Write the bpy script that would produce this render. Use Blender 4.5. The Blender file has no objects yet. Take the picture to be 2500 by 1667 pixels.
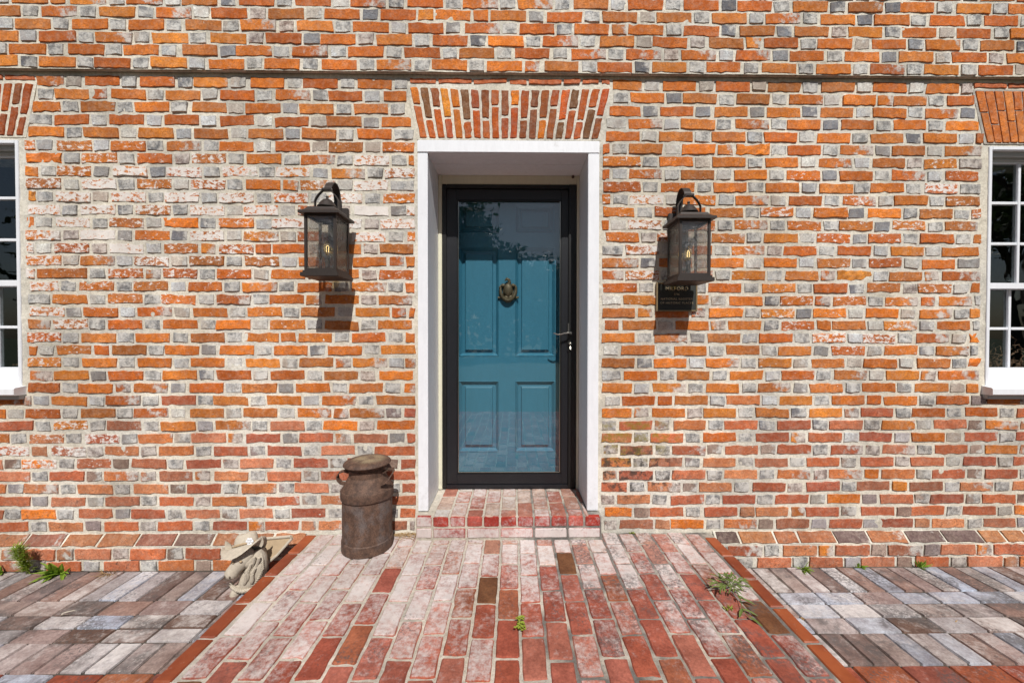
import bpy, bmesh, math, random
import numpy as np
from mathutils import Vector, Matrix, noise as mnoise
R = math.radians
random.seed(11); rng = np.random.default_rng(5)
scene = bpy.context.scene
col = scene.collection

# ---------------------------------------------------------------- camera, sky, sun, exposure
cam_d = bpy.data.cameras.new('camera'); cam = bpy.data.objects.new('camera', cam_d); col.objects.link(cam)
cam.location = (0.0, -2.43, 1.22)
cam.rotation_mode = 'QUATERNION'
cam.rotation_quaternion = (Matrix.Rotation(R(-0.64), 3, 'Z') @ Matrix.Rotation(R(89.25), 3, 'X') @ Matrix.Rotation(R(0.07), 3, 'Z')).to_quaternion()
cam_d.sensor_width = 36.0; cam_d.lens = 960 / 2500 * 36.0; cam_d.shift_x = -0.0067
cam_d.clip_start = 0.02; cam_d.clip_end = 600
scene.camera = cam
SUN_EL, SUN_AZ = R(49.5), R(9.3)          # azimuth: to the right of the wall's normal
world = bpy.data.worlds.new('World'); scene.world = world; world.use_nodes = True
wt = world.node_tree; wt.nodes.clear()
sky = wt.nodes.new('ShaderNodeTexSky'); sky.sky_type = 'NISHITA'; sky.sun_disc = False
sky.sun_elevation = SUN_EL; sky.sun_rotation = math.pi - SUN_AZ
sky.air_density = 1.0; sky.dust_density = 1.6; sky.ozone_density = 1.0
bg = wt.nodes.new('ShaderNodeBackground'); bg.inputs[1].default_value = 0.05
wo = wt.nodes.new('ShaderNodeOutputWorld')
wt.links.new(sky.outputs[0], bg.inputs[0]); wt.links.new(bg.outputs[0], wo.inputs[0])
sun_d = bpy.data.lights.new('sun', 'SUN'); sun_d.energy = 4.55; sun_d.angle = R(0.5); sun_d.color = (1.0, 0.965, 0.915)
sun = bpy.data.objects.new('sun', sun_d); col.objects.link(sun)
to_sun = Vector((math.sin(SUN_AZ) * math.cos(SUN_EL), -math.cos(SUN_AZ) * math.cos(SUN_EL), math.sin(SUN_EL)))
sun.rotation_mode = 'QUATERNION'; sun.rotation_quaternion = to_sun.to_track_quat('Z', 'Y'); sun.location = to_sun * 30
vs = scene.view_settings
vs.view_transform = 'Standard'; vs.look = 'None'; vs.exposure = 0.07; vs.gamma = 1.0; vs.use_curve_mapping = False
scene.render.resolution_x = 1024; scene.render.resolution_y = 682

# ---------------------------------------------------------------- node helpers
def s2l(c):
    return tuple(((v / 255) / 12.92 if v / 255 <= 0.04045 else ((v / 255 + 0.055) / 1.055) ** 2.4) for v in c)
class NT:
    def __init__(s, name):
        s.m = bpy.data.materials.new(name); s.m.use_nodes = True; s.t = s.m.node_tree; s.t.nodes.clear()
        s.out = s.t.nodes.new('ShaderNodeOutputMaterial')
    def put(s, sock, v):
        if isinstance(v, bpy.types.NodeSocket): s.t.links.new(v, sock)
        else:
            try: sock.default_value = v
            except Exception: sock.default_value = (v[0], v[1], v[2], 1.0)
    def n(s, typ, ins=None, **props):
        nd = s.t.nodes.new(typ)
        for k, v in props.items(): setattr(nd, k, v)
        for k, v in (ins or {}).items(): s.put(nd.inputs[k], v)
        return nd
    def math(s, op, a, b=None, c=None, clamp=False):
        nd = s.t.nodes.new('ShaderNodeMath'); nd.operation = op; nd.use_clamp = clamp
        for i, v in enumerate((a, b, c)):
            if v is not None: s.put(nd.inputs[i], v)
        return nd.outputs[0]
    def vmul(s, v, k):
        nd = s.t.nodes.new('ShaderNodeVectorMath'); nd.operation = 'MULTIPLY'; s.put(nd.inputs[0], v); s.put(nd.inputs[1], k); return nd.outputs[0]
    def vadd(s, v, k):
        nd = s.t.nodes.new('ShaderNodeVectorMath'); nd.operation = 'ADD'; s.put(nd.inputs[0], v); s.put(nd.inputs[1], k); return nd.outputs[0]
    def noise(s, vec, scale, detail=3.0, rough=0.6):
        nd = s.n('ShaderNodeTexNoise', {'Scale': scale, 'Detail': detail, 'Roughness': rough})
        s.put(nd.inputs['Vector'], vec); return nd.outputs[0]
    def mr(s, v, a, b, c=0.0, d=1.0, smooth=True):
        nd = s.n('ShaderNodeMapRange', {1: a, 2: b, 3: c, 4: d}, interpolation_type='SMOOTHSTEP' if smooth else 'LINEAR')
        s.put(nd.inputs[0], v); return nd.outputs[0]
    def mix(s, f, a, b, blend='MIX'):
        nd = s.n('ShaderNodeMix', data_type='RGBA', blend_type=blend)
        s.put(nd.inputs[0], f); s.put(nd.inputs[6], a); s.put(nd.inputs[7], b); return nd.outputs[2]
    def pos(s): return s.n('ShaderNodeNewGeometry').outputs['Position']
    def sep(s, v):
        nd = s.n('ShaderNodeSeparateXYZ'); s.put(nd.inputs[0], v); return nd.outputs
    def bump(s, h, strength=0.4, dist=0.004):
        return s.n('ShaderNodeBump', {'Strength': strength, 'Distance': dist, 'Height': h}).outputs[0]
    def principled(s, base, rough=0.7, normal=None, **k):
        nd = s.n('ShaderNodeBsdfPrincipled', {'Base Color': base, 'Roughness': rough})
        for kk, v in k.items(): s.put(nd.inputs[kk.replace('_', ' ')], v)
        if normal is not None: s.put(nd.inputs['Normal'], normal)
        s.t.links.new(nd.outputs[0], s.out.inputs[0]); return nd

MORTAR = (0.66, 0.63, 0.56)
def brick_material(name, kind):
    t = NT(name)
    a = t.n('ShaderNodeAttribute', attribute_name='bcol'); b = t.n('ShaderNodeAttribute', attribute_name='binfo')
    sc = t.n('ShaderNodeSeparateColor'); t.put(sc.inputs[0], b.outputs['Color'])
    edge, u, rnd = sc.outputs[0], sc.outputs[1], sc.outputs[2]; burn = b.outputs['Alpha']; paint = a.outputs['Alpha']; base = a.outputs['Color']
    P0 = t.pos(); off = t.n('ShaderNodeCombineXYZ', {0: rnd, 1: rnd, 2: rnd}).outputs[0]
    P = t.vadd(P0, t.vmul(off, (9.0, 7.0, 5.0)))
    X, Y, Z = t.sep(P0)
    n1 = t.noise(P, 13, 4, 0.62); n1b = t.noise(t.vadd(P, (3.1, 1.7, 9.2)), 22, 4, 0.65)
    n2 = t.noise(P, 95, 5, 0.7); n4 = t.noise(t.vadd(P, (7., 2., 1.)), 240, 2, 0.6)
    if kind == 'wall': st = (1.0, 1.0, 2.6)
    else: st = (1.0, 1.0, 1.0)
    n3 = t.noise(t.vmul(P, st), 30, 4, 0.65)
    c = t.mix(t.mr(n1, 0.3, 0.75), t.mix(1.0, base, (0.70, 0.66, 0.66), 'MULTIPLY'), t.mix(1.0, base, (1.16, 1.2, 1.22), 'MULTIPLY'))
    c = t.mix(t.math('MULTIPLY', t.mr(n1b, 0.52, 0.72), 0.55), c, t.mix(1.0, base, (0.62, 0.58, 0.62), 'MULTIPLY'))
    c = t.mix(t.mr(n2, 0.25, 0.75), t.mix(1.0, c, (0.74, 0.72, 0.72), 'MULTIPLY'), t.mix(1.0, c, (1.2, 1.2, 1.2), 'MULTIPLY'))
    bv = t.math('ADD', t.math('SUBTRACT', t.math('MULTIPLY', burn, 1.35), 0.35), t.math('ADD', t.math('MULTIPLY', t.math('SUBTRACT', n1b, 0.5), 1.5), t.math('MULTIPLY', t.math('SUBTRACT', u, 0.5), 0.6)))
    if kind == 'wall':
        greyc = t.mix(t.mr(t.math('ADD', t.math('MULTIPLY', n1b, 0.7), t.math('MULTIPLY', n2, 0.3)), 0.36, 0.60), (0.15, 0.153, 0.16), (0.62, 0.61, 0.58))
        c = t.mix(t.math('MULTIPLY', t.mr(bv, 0.30, 0.62), 0.85), c, greyc)
        film = t.mr(t.noise(t.vadd(P, (1., 6., 2.)), 34, 6, 0.72), 0.40, 0.72)          # dusty lime film
        c = t.mix(t.math('MULTIPLY', film, 0.22), c, (0.60, 0.51, 0.41))
    # creases and pits of hand-made brick
    ridge = t.math('ABSOLUTE', t.math('SUBTRACT', n3, 0.5))
    crack = t.math('MULTIPLY', t.mr(ridge, 0.0, 0.020, 1.0, 0.0), t.mr(n1, 0.40, 0.58))
    pit = t.mr(n4, 0.66, 0.76)
    dark = t.math('MAXIMUM', t.math('MULTIPLY', crack, 0.7 if kind == 'wall' else 0.1), t.math('MULTIPLY', pit, 0.55))
    c = t.mix(dark, c, t.mix(1.0, c, (0.2, 0.18, 0.18), 'MULTIPLY'))
    n5 = t.noise(t.vadd(t.vmul(P0, (1., 1., 1.6) if kind == 'wall' else (1, 1, 1)), (11., 4., 2.)), 30 if kind == 'wall' else 36, 9, 0.76)
    if kind == 'wall':
        pv = t.math('ADD', t.math('SUBTRACT', t.math('MULTIPLY', paint, 1.3), 0.3), t.math('MULTIPLY', t.math('SUBTRACT', n5, 0.5), 3.3))
        pm = t.mr(pv, 0.38, 0.56)
        c = t.mix(t.math('MULTIPLY', pm, 0.93), c, t.mix(n2, (0.72, 0.69, 0.65), (0.85, 0.84, 0.82)))
    else:
        core = t.math('MULTIPLY', t.math('SUBTRACT', edge, 0.75), 0.55)
        pv = t.math('ADD', t.math('ADD', t.math('SUBTRACT', t.math('MULTIPLY', paint, 1.25), 0.25), core), t.math('ADD', t.math('MULTIPLY', t.math('SUBTRACT', n5, 0.5), 1.7), t.math('MULTIPLY', t.math('SUBTRACT', t.noise(P0, 4.5, 4, 0.6), 0.5), 1.1)))
        pm = t.mr(pv, 0.12, 0.88)
        c = t.mix(t.math('MULTIPLY', pm, 0.86), c, t.mix(n1b, (0.55, 0.53, 0.53), (0.70, 0.66, 0.63)))
        sp = t.noise(t.vadd(P, (2., 8., 3.)), 75, 6, 0.75)
        mold = t.math('MULTIPLY', t.mr(t.math('ADD', sp, t.math('MULTIPLY', burn, 0.26)), 0.58, 0.68), t.mr(t.noise(P0, 7, 3, 0.6), 0.42, 0.62))
        c = t.mix(t.math('MULTIPLY', mold, 0.7), c, (0.08, 0.075, 0.075))
    if kind == 'wall':
        # old mortar smeared over the arrises
        sm = t.mr(t.math('ADD', t.math('SUBTRACT', 1.0, edge), t.math('MULTIPLY', t.math('SUBTRACT', n2, 0.5), 1.5)), 0.62, 0.86)
        c = t.mix(t.math('MULTIPLY', sm, 0.85), c, MORTAR)
        # black mould along the damp foot of the wall, moss beside the door frame
        foot = t.mr(Z, 0.62, -0.1); g = t.noise(t.vadd(P0, (4., 4., 4.)), 48, 7, 0.75); g2 = t.noise(P0, 3.2, 3, 0.6)
        gm = t.math('MULTIPLY', t.math('MULTIPLY', t.mr(g, 0.52, 0.66), t.mr(g2, 0.42, 0.62)), foot)
        c = t.mix(t.math('MULTIPLY', gm, 0.85), c, (0.05, 0.045, 0.04))
        dx = t.math('SUBTRACT', X, 0.66); dz = t.math('SUBTRACT', Z, 0.58)
        rr = t.math('ADD', t.math('MULTIPLY', t.math('MULTIPLY', dx, dx), 5.0), t.math('MULTIPLY', t.math('MULTIPLY', dz, dz), 22.0))
        mm = t.math('MULTIPLY', t.mr(rr, 1.0, 0.1), t.mr(t.noise(P0, 16, 6, 0.7), 0.44, 0.60))
        c = t.mix(t.math('MULTIPLY', mm, 0.72), c, (0.23, 0.18, 0.02))
        dx2 = t.math('SUBTRACT', X, 0.72); dz2 = t.math('SUBTRACT', Z, 0.38)
        r2 = t.math('ADD', t.math('MULTIPLY', t.math('MULTIPLY', dx2, dx2), 4.0), t.math('MULTIPLY', t.math('MULTIPLY', dz2, dz2), 20.0))
        m2 = t.math('MULTIPLY', t.mr(r2, 1.0, 0.1), t.mr(t.noise(t.vadd(P0, (5., 0., 5.)), 20, 7, 0.75), 0.47, 0.58))
        c = t.mix(t.math('MULTIPLY', m2, 0.85), c, (0.045, 0.04, 0.035))
    ws = t.noise(t.vmul(P0, (1.0, 1.0, 0.45)), 1.7, 6, 0.68)
    c = t.mix(t.mr(ws, 0.34, 0.66), t.mix(1.0, c, (0.80, 0.78, 0.76), 'MULTIPLY'), t.mix(1.0, c, (1.08, 1.08, 1.08), 'MULTIPLY'))
    h = t.math('ADD', t.math('MULTIPLY', n2, 0.7), t.math('ADD', t.math('MULTIPLY', n1b, 1.3), t.math('MULTIPLY', dark, -1.5)))
    t.principled(c, 0.88, t.bump(h, 0.42 if kind == 'wall' else 0.3, 0.004 if kind == 'wall' else 0.003), Specular_IOR_Level=0.25)
    return t.m
def mortar_material(name, c0, c1, dark, scale=60, xsplit=None):
    t = NT(name); P = t.pos(); n = t.noise(P, scale, 6, 0.7); l = t.noise(P, 2.2, 4, 0.6); s = t.noise(t.vadd(P, (3, 3, 3)), 190, 3, 0.6)
    c = t.mix(t.mr(l, 0.38, 0.62), c0, c1)
    if xsplit is not None:
        X, Y, Z = t.sep(P); c = t.mix(t.math('MULTIPLY', t.mr(X, 0.0, 0.15), t.mr(t.noise(P, 5, 4, 0.6), 0.36, 0.6)), c, xsplit)
    ws = t.noise(t.vmul(P, (1.0, 1.0, 0.45)), 1.7, 6, 0.68); rp = t.noise(t.vadd(P, (8., 1., 3.)), 3.4, 5, 0.7)
    c = t.mix(t.math('MULTIPLY', t.mr(rp, 0.52, 0.60), 0.55), c, t.mix(1.0, c, (0.66, 0.67, 0.68), 'MULTIPLY'))
    c = t.mix(t.mr(ws, 0.34, 0.66), t.mix(1.0, c, (0.82, 0.80, 0.77), 'MULTIPLY'), t.mix(1.0, c, (1.1, 1.1, 1.1), 'MULTIPLY'))
    c = t.mix(t.mr(n, 0.3, 0.7), t.mix(1.0, c, (0.8, 0.79, 0.77), 'MULTIPLY'), t.mix(1.0, c, (1.12, 1.12, 1.12), 'MULTIPLY'))
    c = t.mix(t.math('MULTIPLY', t.mr(s, 0.58, 0.72), 0.6), c, dark)
    t.principled(c, 0.95, t.bump(t.math('ADD', n, t.math('MULTIPLY', s, 0.5)), 0.6, 0.005), Specular_IOR_Level=0.15)
    return t.m
def paint_material(name, c, rough=0.45, grime=(0.35, 0.33, 0.3), amt=0.35):
    t = NT(name); P = t.pos(); n = t.noise(t.vmul(P, (1, 1, 0.25)), 40, 5, 0.65); g = t.noise(P, 9, 7, 0.75); s = t.noise(P, 300, 2)
    k = t.mix(t.mr(n, 0.3, 0.7), t.mix(1.0, c, (0.93, 0.93, 0.93), 'MULTIPLY'), c)
    k = t.mix(t.math('MULTIPLY', t.mr(g, 0.60, 0.74), amt), k, grime)
    Zg = t.sep(P)[2]; k = t.mix(t.math('MULTIPLY', t.math('MULTIPLY', t.mr(Zg, 0.42, 0.12), t.mr(t.noise(P, 26, 7, 0.75), 0.44, 0.66)), amt), k, grime)
    t.principled(k, rough, t.bump(t.math('ADD', n, t.math('MULTIPLY', s, 0.2)), 0.25, 0.002))
    return t.m
def metal_material(name, c, rough=0.5, metallic=0.4, var=0.3):
    t = NT(name); P = t.pos(); n = t.noise(P, 70, 5, 0.7)
    k = t.mix(n, t.mix(1.0, c, (1 - var,) * 3, 'MULTIPLY'), t.mix(1.0, c, (1 + var,) * 3, 'MULTIPLY'))
    t.principled(k, rough, t.bump(n, 0.12, 0.001), Metallic=metallic); return t.m
def simple(name, c, rough=0.7, var=0.25, scale=40, **k):
    t = NT(name); P = t.pos(); n = t.noise(P, scale, 5, 0.65)
    q = t.mix(n, t.mix(1.0, c, (1 - var,) * 3, 'MULTIPLY'), t.mix(1.0, c, (1 + var,) * 3, 'MULTIPLY'))
    t.principled(q, rough, t.bump(n, 0.3, 0.003), **k); return t.m
def glass_material(name, refl=0.10, tint=(0.93, 0.95, 0.95)):
    t = NT(name); tr = t.n('ShaderNodeBsdfTransparent', {0: (*tint, 1)}); gl = t.n('ShaderNodeBsdfGlossy', {0: (1, 1, 1, 1), 'Roughness': 0.0})
    n = t.noise(t.vmul(t.pos(), (1, 1, 0.5)), 7, 2); t.put(gl.inputs['Normal'], t.bump(n, 0.10, 0.004))
    lw = t.math('ADD', 0.04, t.math('MULTIPLY', 0.96, t.math('POWER', t.n('ShaderNodeLayerWeight').outputs['Facing'], 5.0)))
    f = t.math('MINIMUM', t.math('ADD', t.math('MULTIPLY', lw, 1.1), refl), 1.0)
    mx = t.n('ShaderNodeMixShader', {0: f}); t.t.links.new(tr.outputs[0], mx.inputs[1]); t.t.links.new(gl.outputs[0], mx.inputs[2])
    t.t.links.new(mx.outputs[0], t.out.inputs[0]); return t.m
def water_glass(name):
    t = NT(name); P = t.pos(); n = t.noise(t.vmul(P, (1.0, 1.0, 0.36)), 62, 2, 0.5)
    nm = t.bump(n, 0.6, 0.012)
    rf = t.n('ShaderNodeBsdfRefraction', {0: (0.92, 0.92, 0.9, 1), 'Roughness': 0.03, 'IOR': 1.35}); t.put(rf.inputs['Normal'], nm)
    tr = t.n('ShaderNodeBsdfTransparent', {0: (0.93, 0.92, 0.9, 1)})
    gl = t.n('ShaderNodeBsdfGlossy', {0: (1, 1, 1, 1), 'Roughness': 0.3}); t.put(gl.inputs['Normal'], nm)
    m1 = t.n('ShaderNodeMixShader', {0: 0.14}); t.t.links.new(tr.outputs[0], m1.inputs[1]); t.t.links.new(rf.outputs[0], m1.inputs[2])
    m2 = t.n('ShaderNodeMixShader', {0: 0.07}); t.t.links.new(m1.outputs[0], m2.inputs[1]); t.t.links.new(gl.outputs[0], m2.inputs[2])
    t.t.links.new(m2.outputs[0], t.out.inputs[0]); return t.m
def leaf_material(name, c, c2):
    t = NT(name); P = t.pos(); n = t.noise(P, 30, 3); k = t.mix(n, c, c2)
    d = t.n('ShaderNodeBsdfPrincipled', {'Base Color': k, 'Roughness': 0.55}); tl = t.n('ShaderNodeBsdfTranslucent', {0: k})
    mx = t.n('ShaderNodeMixShader', {0: 0.3}); t.t.links.new(d.outputs[0], mx.inputs[1]); t.t.links.new(tl.outputs[0], mx.inputs[2])
    t.t.links.new(mx.outputs[0], t.out.inputs[0]); return t.m
def rust_material():
    t = NT('rusty_iron'); P = t.pos(); X, Y, Z = t.sep(P); n = t.noise(P, 26, 6, 0.7); f = t.noise(t.vadd(P, (5, 5, 5)), 160, 5, 0.7); b = t.noise(t.vmul(P, (1, 1, 0.7)), 11, 4, 0.6)
    c = t.mix(t.mr(n, 0.32, 0.68), (0.070, 0.041, 0.030), (0.16, 0.092, 0.062))
    blue = t.math('MULTIPLY', t.mr(b, 0.45, 0.62), t.math('MULTIPLY', t.mr(Z, 0.02, 0.09), t.mr(Z, 0.33, 0.25)))
    c = t.mix(t.math('MULTIPLY', blue, 0.55), c, (0.17, 0.155, 0.155))
    top = t.math('MULTIPLY', t.mr(Z, 0.5065, 0.514), t.mr(b, 0.30, 0.6)); c = t.mix(t.math('MULTIPLY', top, 0.8), c, (0.36, 0.29, 0.18))
    c = t.mix(t.mr(f, 0.42, 0.72), c, t.mix(1.0, c, (0.45, 0.4, 0.38), 'MULTIPLY'))
    t.principled(c, 0.72, t.bump(t.math('ADD', f, n), 0.45, 0.003), Metallic=0.15); return t.m

M = {}
M['brick'] = brick_material('old_brick', 'wall'); M['paver'] = brick_material('brick_paver', 'paver')
M['mortar'] = mortar_material('lime_mortar', (0.71, 0.67, 0.575), (0.63, 0.61, 0.55), (0.22, 0.2, 0.17))
M['mortar_grey'] = mortar_material('grey_pointing', (0.40, 0.385, 0.36), (0.50, 0.47, 0.42), (0.2, 0.19, 0.17))
M['pad_joint'] = mortar_material('porch_joint', (0.54, 0.49, 0.42), (0.44, 0.41, 0.36), (0.10, 0.095, 0.09), 50, (0.17, 0.16, 0.15))
M['sand'] = mortar_material('joint_sand', (0.06, 0.052, 0.045), (0.13, 0.115, 0.10), (0.03, 0.03, 0.025))
M['white'] = paint_material('white_paint', (0.77, 0.79, 0.83)); M['shade_cream'] = paint_material('shade_tinted_cream', (0.66, 0.64, 0.50), 0.5)  # yellowish cast of light in the shaded door recess is painted into the cream
M['grey_trim'] = paint_material('grey_trim', (0.42, 0.43, 0.42), 0.6)
M['black'] = simple('black_storm_metal', (0.009, 0.010, 0.013), 0.38, 0.15, 20)
M['bar'] = simple('bronze_black_bar', (0.006, 0.006, 0.006), 0.4, 0.15, 20)
M['blue'] = paint_material('teal_paint', (0.042, 0.185, 0.275), 0.4, (0.05, 0.16, 0.22), 0.25)
M['bronze'] = metal_material('dark_bronze', (0.040, 0.031, 0.027), 0.5, 0.25)
M['brass'] = metal_material('aged_brass', (0.11, 0.09, 0.052), 0.55, 0.4)
M['plaque'] = metal_material('plaque_patina', (0.028, 0.031, 0.027), 0.6, 0.2, 0.6)
M['plaque_rim'] = metal_material('plaque_bronze_edge', (0.24, 0.18, 0.10), 0.5, 0.35)
M['plaque_letter'] = metal_material('plaque_bronze_letters', (0.46, 0.40, 0.28), 0.5, 0.15)
M['nickel'] = metal_material('nickel', (0.30, 0.29, 0.27), 0.28, 0.9); M['steel'] = metal_material('bright_steel', (0.65, 0.63, 0.55), 0.2, 0.95)
M['glass'] = glass_material('storm_glass', 0.03, (0.97, 0.98, 0.98)); M['pane'] = glass_material('window_glass', 0.03, (0.75, 0.78, 0.78))
M['lantern_glass'] = water_glass('water_glass'); M['bulb_glass'] = glass_material('bulb_glass', 0.05, (1.0, 0.88, 0.6))
t = NT('filament'); e = t.n('ShaderNodeEmission', {0: (1.0, 0.82, 0.5, 1), 1: 3.5}); t.t.links.new(e.outputs[0], t.out.inputs[0]); M['filament'] = t.m
M['candle'] = simple('candle_sleeve', (0.05, 0.045, 0.04), 0.5)
M['rust'] = rust_material()
M['stone'] = simple('cast_stone', (0.46, 0.405, 0.325), 0.9, 0.4, 60); M['stone_tan'] = simple('tan_cast_stone', (0.40, 0.30, 0.19), 0.85, 0.3, 40)
M['leaf'] = leaf_material('weed_leaf', (0.16, 0.29, 0.02), (0.28, 0.40, 0.05)); M['leaf_y'] = leaf_material('yellow_green_leaf', (0.22, 0.30, 0.02), (0.34, 0.38, 0.05))
M['leaf_d'] = leaf_material('dark_weed_leaf', (0.10, 0.16, 0.03), (0.20, 0.27, 0.07)); M['fern'] = leaf_material('feathery_leaf', (0.19, 0.29, 0.025), (0.33, 0.42, 0.06))
M['straw'] = simple('dry_straw', (0.33, 0.21, 0.09), 0.8); M['dead'] = simple('dead_leaf', (0.42, 0.38, 0.31), 0.8)
M['tree_leaf'] = leaf_material('tree_leaf', (0.03, 0.055, 0.015), (0.06, 0.10, 0.03)); M['bark'] = simple('bark', (0.10, 0.075, 0.055), 0.9)
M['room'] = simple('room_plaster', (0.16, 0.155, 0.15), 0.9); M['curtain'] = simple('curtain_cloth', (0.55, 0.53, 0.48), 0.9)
M['vine'] = simple('dried_vine', (0.42, 0.24, 0.15), 0.8); M['clear'] = glass_material('clear_ornament', 0.22)
M['grass'] = simple('lawn', (0.03, 0.048, 0.016), 0.9, 0.5, 3)
M['glaze'] = None
t = NT('glazed_edging'); a = t.n('ShaderNodeAttribute', attribute_name='bcol'); P = t.pos(); n = t.noise(P, 35, 6, 0.7); n2 = t.noise(P, 8, 4, 0.6)
k = t.mix(t.mr(n2, 0.35, 0.7), a.outputs['Color'], t.mix(1.0, a.outputs['Color'], (0.72, 0.62, 0.6), 'MULTIPLY')); k = t.mix(t.math('MULTIPLY', t.mr(n, 0.6, 0.72), 0.5), k, (0.45, 0.36, 0.3))
t.principled(k, 0.5, t.bump(n, 0.15, 0.002)); M['glaze'] = t.m

# ---------------------------------------------------------------- mesh helpers
WL = {}
def tag(o, label=None, cat=None, group=None, kind=None):
    if label: o['label'] = label
    if cat: o['category'] = cat
    if group: o['group'] = group
    if kind: o['kind'] = kind
    return o
def empty(name, loc, parent=None):
    o = bpy.data.objects.new(name, None); col.objects.link(o); WL[o] = Vector(loc)
    if parent: o.parent = parent; o.location = Vector(loc) - WL[parent]
    else: o.location = loc
    o.empty_display_size = 0.1
    return o
def link(name, me, parent=None, base=None):
    """mesh coordinates are already relative to base (world)"""
    o = bpy.data.objects.new(name, me); col.objects.link(o)
    base = Vector(base if base is not None else (WL[parent] if parent else (0, 0, 0))); WL[o] = base
    if parent: o.parent = parent; o.location = base - WL[parent]
    else: o.location = base
    return o
class MB:
    def __init__(s): s.v = []; s.f = []
    def add(s, vs, fs):
        n = len(s.v); s.v += [tuple(p) for p in vs]; s.f += [tuple(i + n for i in f) for f in fs]; return s
    def box(s, x0, x1, y0, y1, z0, z1, bev=0.0):
        if bev <= 0:
            return s.add([(x0, y0, z0), (x1, y0, z0), (x1, y1, z0), (x0, y1, z0), (x0, y0, z1), (x1, y0, z1), (x1, y1, z1), (x0, y1, z1)],
                         [(0, 3, 2, 1), (4, 5, 6, 7), (0, 1, 5, 4), (1, 2, 6, 5), (2, 3, 7, 6), (3, 0, 4, 7)])
        bm = bmesh.new(); bmesh.ops.create_cube(bm, size=1)
        for v in bm.verts: v.co = Vector(((x0 + x1) / 2 + v.co.x * (x1 - x0), (y0 + y1) / 2 + v.co.y * (y1 - y0), (z0 + z1) / 2 + v.co.z * (z1 - z0)))
        bmesh.ops.bevel(bm, geom=bm.edges[:], offset=bev, segments=2, affect='EDGES')
        bm.verts.index_update(); s.add([v.co[:] for v in bm.verts], [[v.index for v in f.verts] for f in bm.faces]); bm.free(); return s
    def lathe(s, prof, c=(0, 0, 0), seg=32, capb=True, capt=True, tilt=None):
        vs = []; fs = []; k = len(prof)
        for i in range(seg):
            a = 2 * math.pi * i / seg
            for r, z in prof:
                p = Vector((r * math.cos(a), r * math.sin(a), z))
                if tilt is not None: p = tilt @ p
                vs.append((p.x + c[0], p.y + c[1], p.z + c[2]))
        for i in range(seg):
            j = (i + 1) % seg
            for q in range(k - 1): fs.append((i * k + q, j * k + q, j * k + q + 1, i * k + q + 1))
        if capb: fs.append(tuple(i * k for i in reversed(range(seg))))
        if capt: fs.append(tuple(i * k + k - 1 for i in range(seg)))
        return s.add(vs, fs)
    def loft(s, secs, cap=True):
        k = len(secs[0]); vs = [p for sec in secs for p in sec]; fs = []
        for a in range(len(secs) - 1):
            for i in range(k):
                j = (i + 1) % k; fs.append((a * k + i, a * k + j, (a + 1) * k + j, (a + 1) * k + i))
        if cap: fs.append(tuple(reversed(range(k)))); fs.append(tuple((len(secs) - 1) * k + i for i in range(k)))
        return s.add(vs, fs)
    def tube(s, pts, rad, seg=8, flat=None, up=(0.13, 0.2, 1)):
        pts = [Vector(p) for p in pts]; secs = []; up = Vector(up)
        for i, p in enumerate(pts):
            d = (pts[min(i + 1, len(pts) - 1)] - pts[max(i - 1, 0)]).normalized()
            a = d.cross(up);
            if a.length < 1e-4: a = d.cross(Vector((1, 0, 0)))
            a.normalize(); b = d.cross(a).normalized(); r = rad[i] if isinstance(rad, (list, tuple)) else rad
            ra, rb = (r, r) if flat is None else (r, r * flat)
            secs.append([p + a * ra * math.cos(2 * math.pi * q / seg) + b * rb * math.sin(2 * math.pi * q / seg) for q in range(seg)])
        return s.loft(secs)
    def strap(s, pts, wdir, w, th):
        """flat bar following pts, its broad side along wdir"""
        pts = [Vector(p) for p in pts]; wd = Vector(wdir).normalized(); secs = []
        for i, p in enumerate(pts):
            d = (pts[min(i + 1, len(pts) - 1)] - pts[max(i - 1, 0)]).normalized(); nrm = d.cross(wd).normalized()
            secs.append([p + wd * w / 2 + nrm * th / 2, p - wd * w / 2 + nrm * th / 2, p - wd * w / 2 - nrm * th / 2, p + wd * w / 2 - nrm * th / 2])
        return s.loft(secs)
    def ell(s, c, r, seg=14, rings=9, rot=None):
        vs = []; fs = []
        for i in range(rings + 1):
            th = math.pi * i / rings
            for j in range(seg):
                ph = 2 * math.pi * j / seg
                p = Vector((r[0] * math.sin(th) * math.cos(ph), r[1] * math.sin(th) * math.sin(ph), r[2] * math.cos(th)))
                if rot is not None: p = rot @ p
                vs.append((c[0] + p.x, c[1] + p.y, c[2] + p.z))
        for i in range(rings):
            for j in range(seg):
                k = (j + 1) % seg; fs.append((i * seg + j, (i + 1) * seg + j, (i + 1) * seg + k, i * seg + k))
        return s.add(vs, fs)
    def build(s, name, mat, parent=None, base=None, smooth=False, auto=None):
        b = Vector(base if base is not None else (WL[parent] if parent else (0, 0, 0)))
        me = bpy.data.meshes.new(name); me.from_pydata([(p[0] - b.x, p[1] - b.y, p[2] - b.z) for p in s.v], [], s.f); me.update()
        bm = bmesh.new(); bm.from_mesh(me); bmesh.ops.recalc_face_normals(bm, faces=bm.faces)
        if smooth:
            for f in bm.faces: f.smooth = True
            for ed in bm.edges:
                if len(ed.link_faces) == 2 and ed.calc_face_angle(0) > R(auto or 40): ed.smooth = False
        bm.to_mesh(me); bm.free(); me.materials.append(mat)
        return link(name, me, parent, b)

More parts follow.
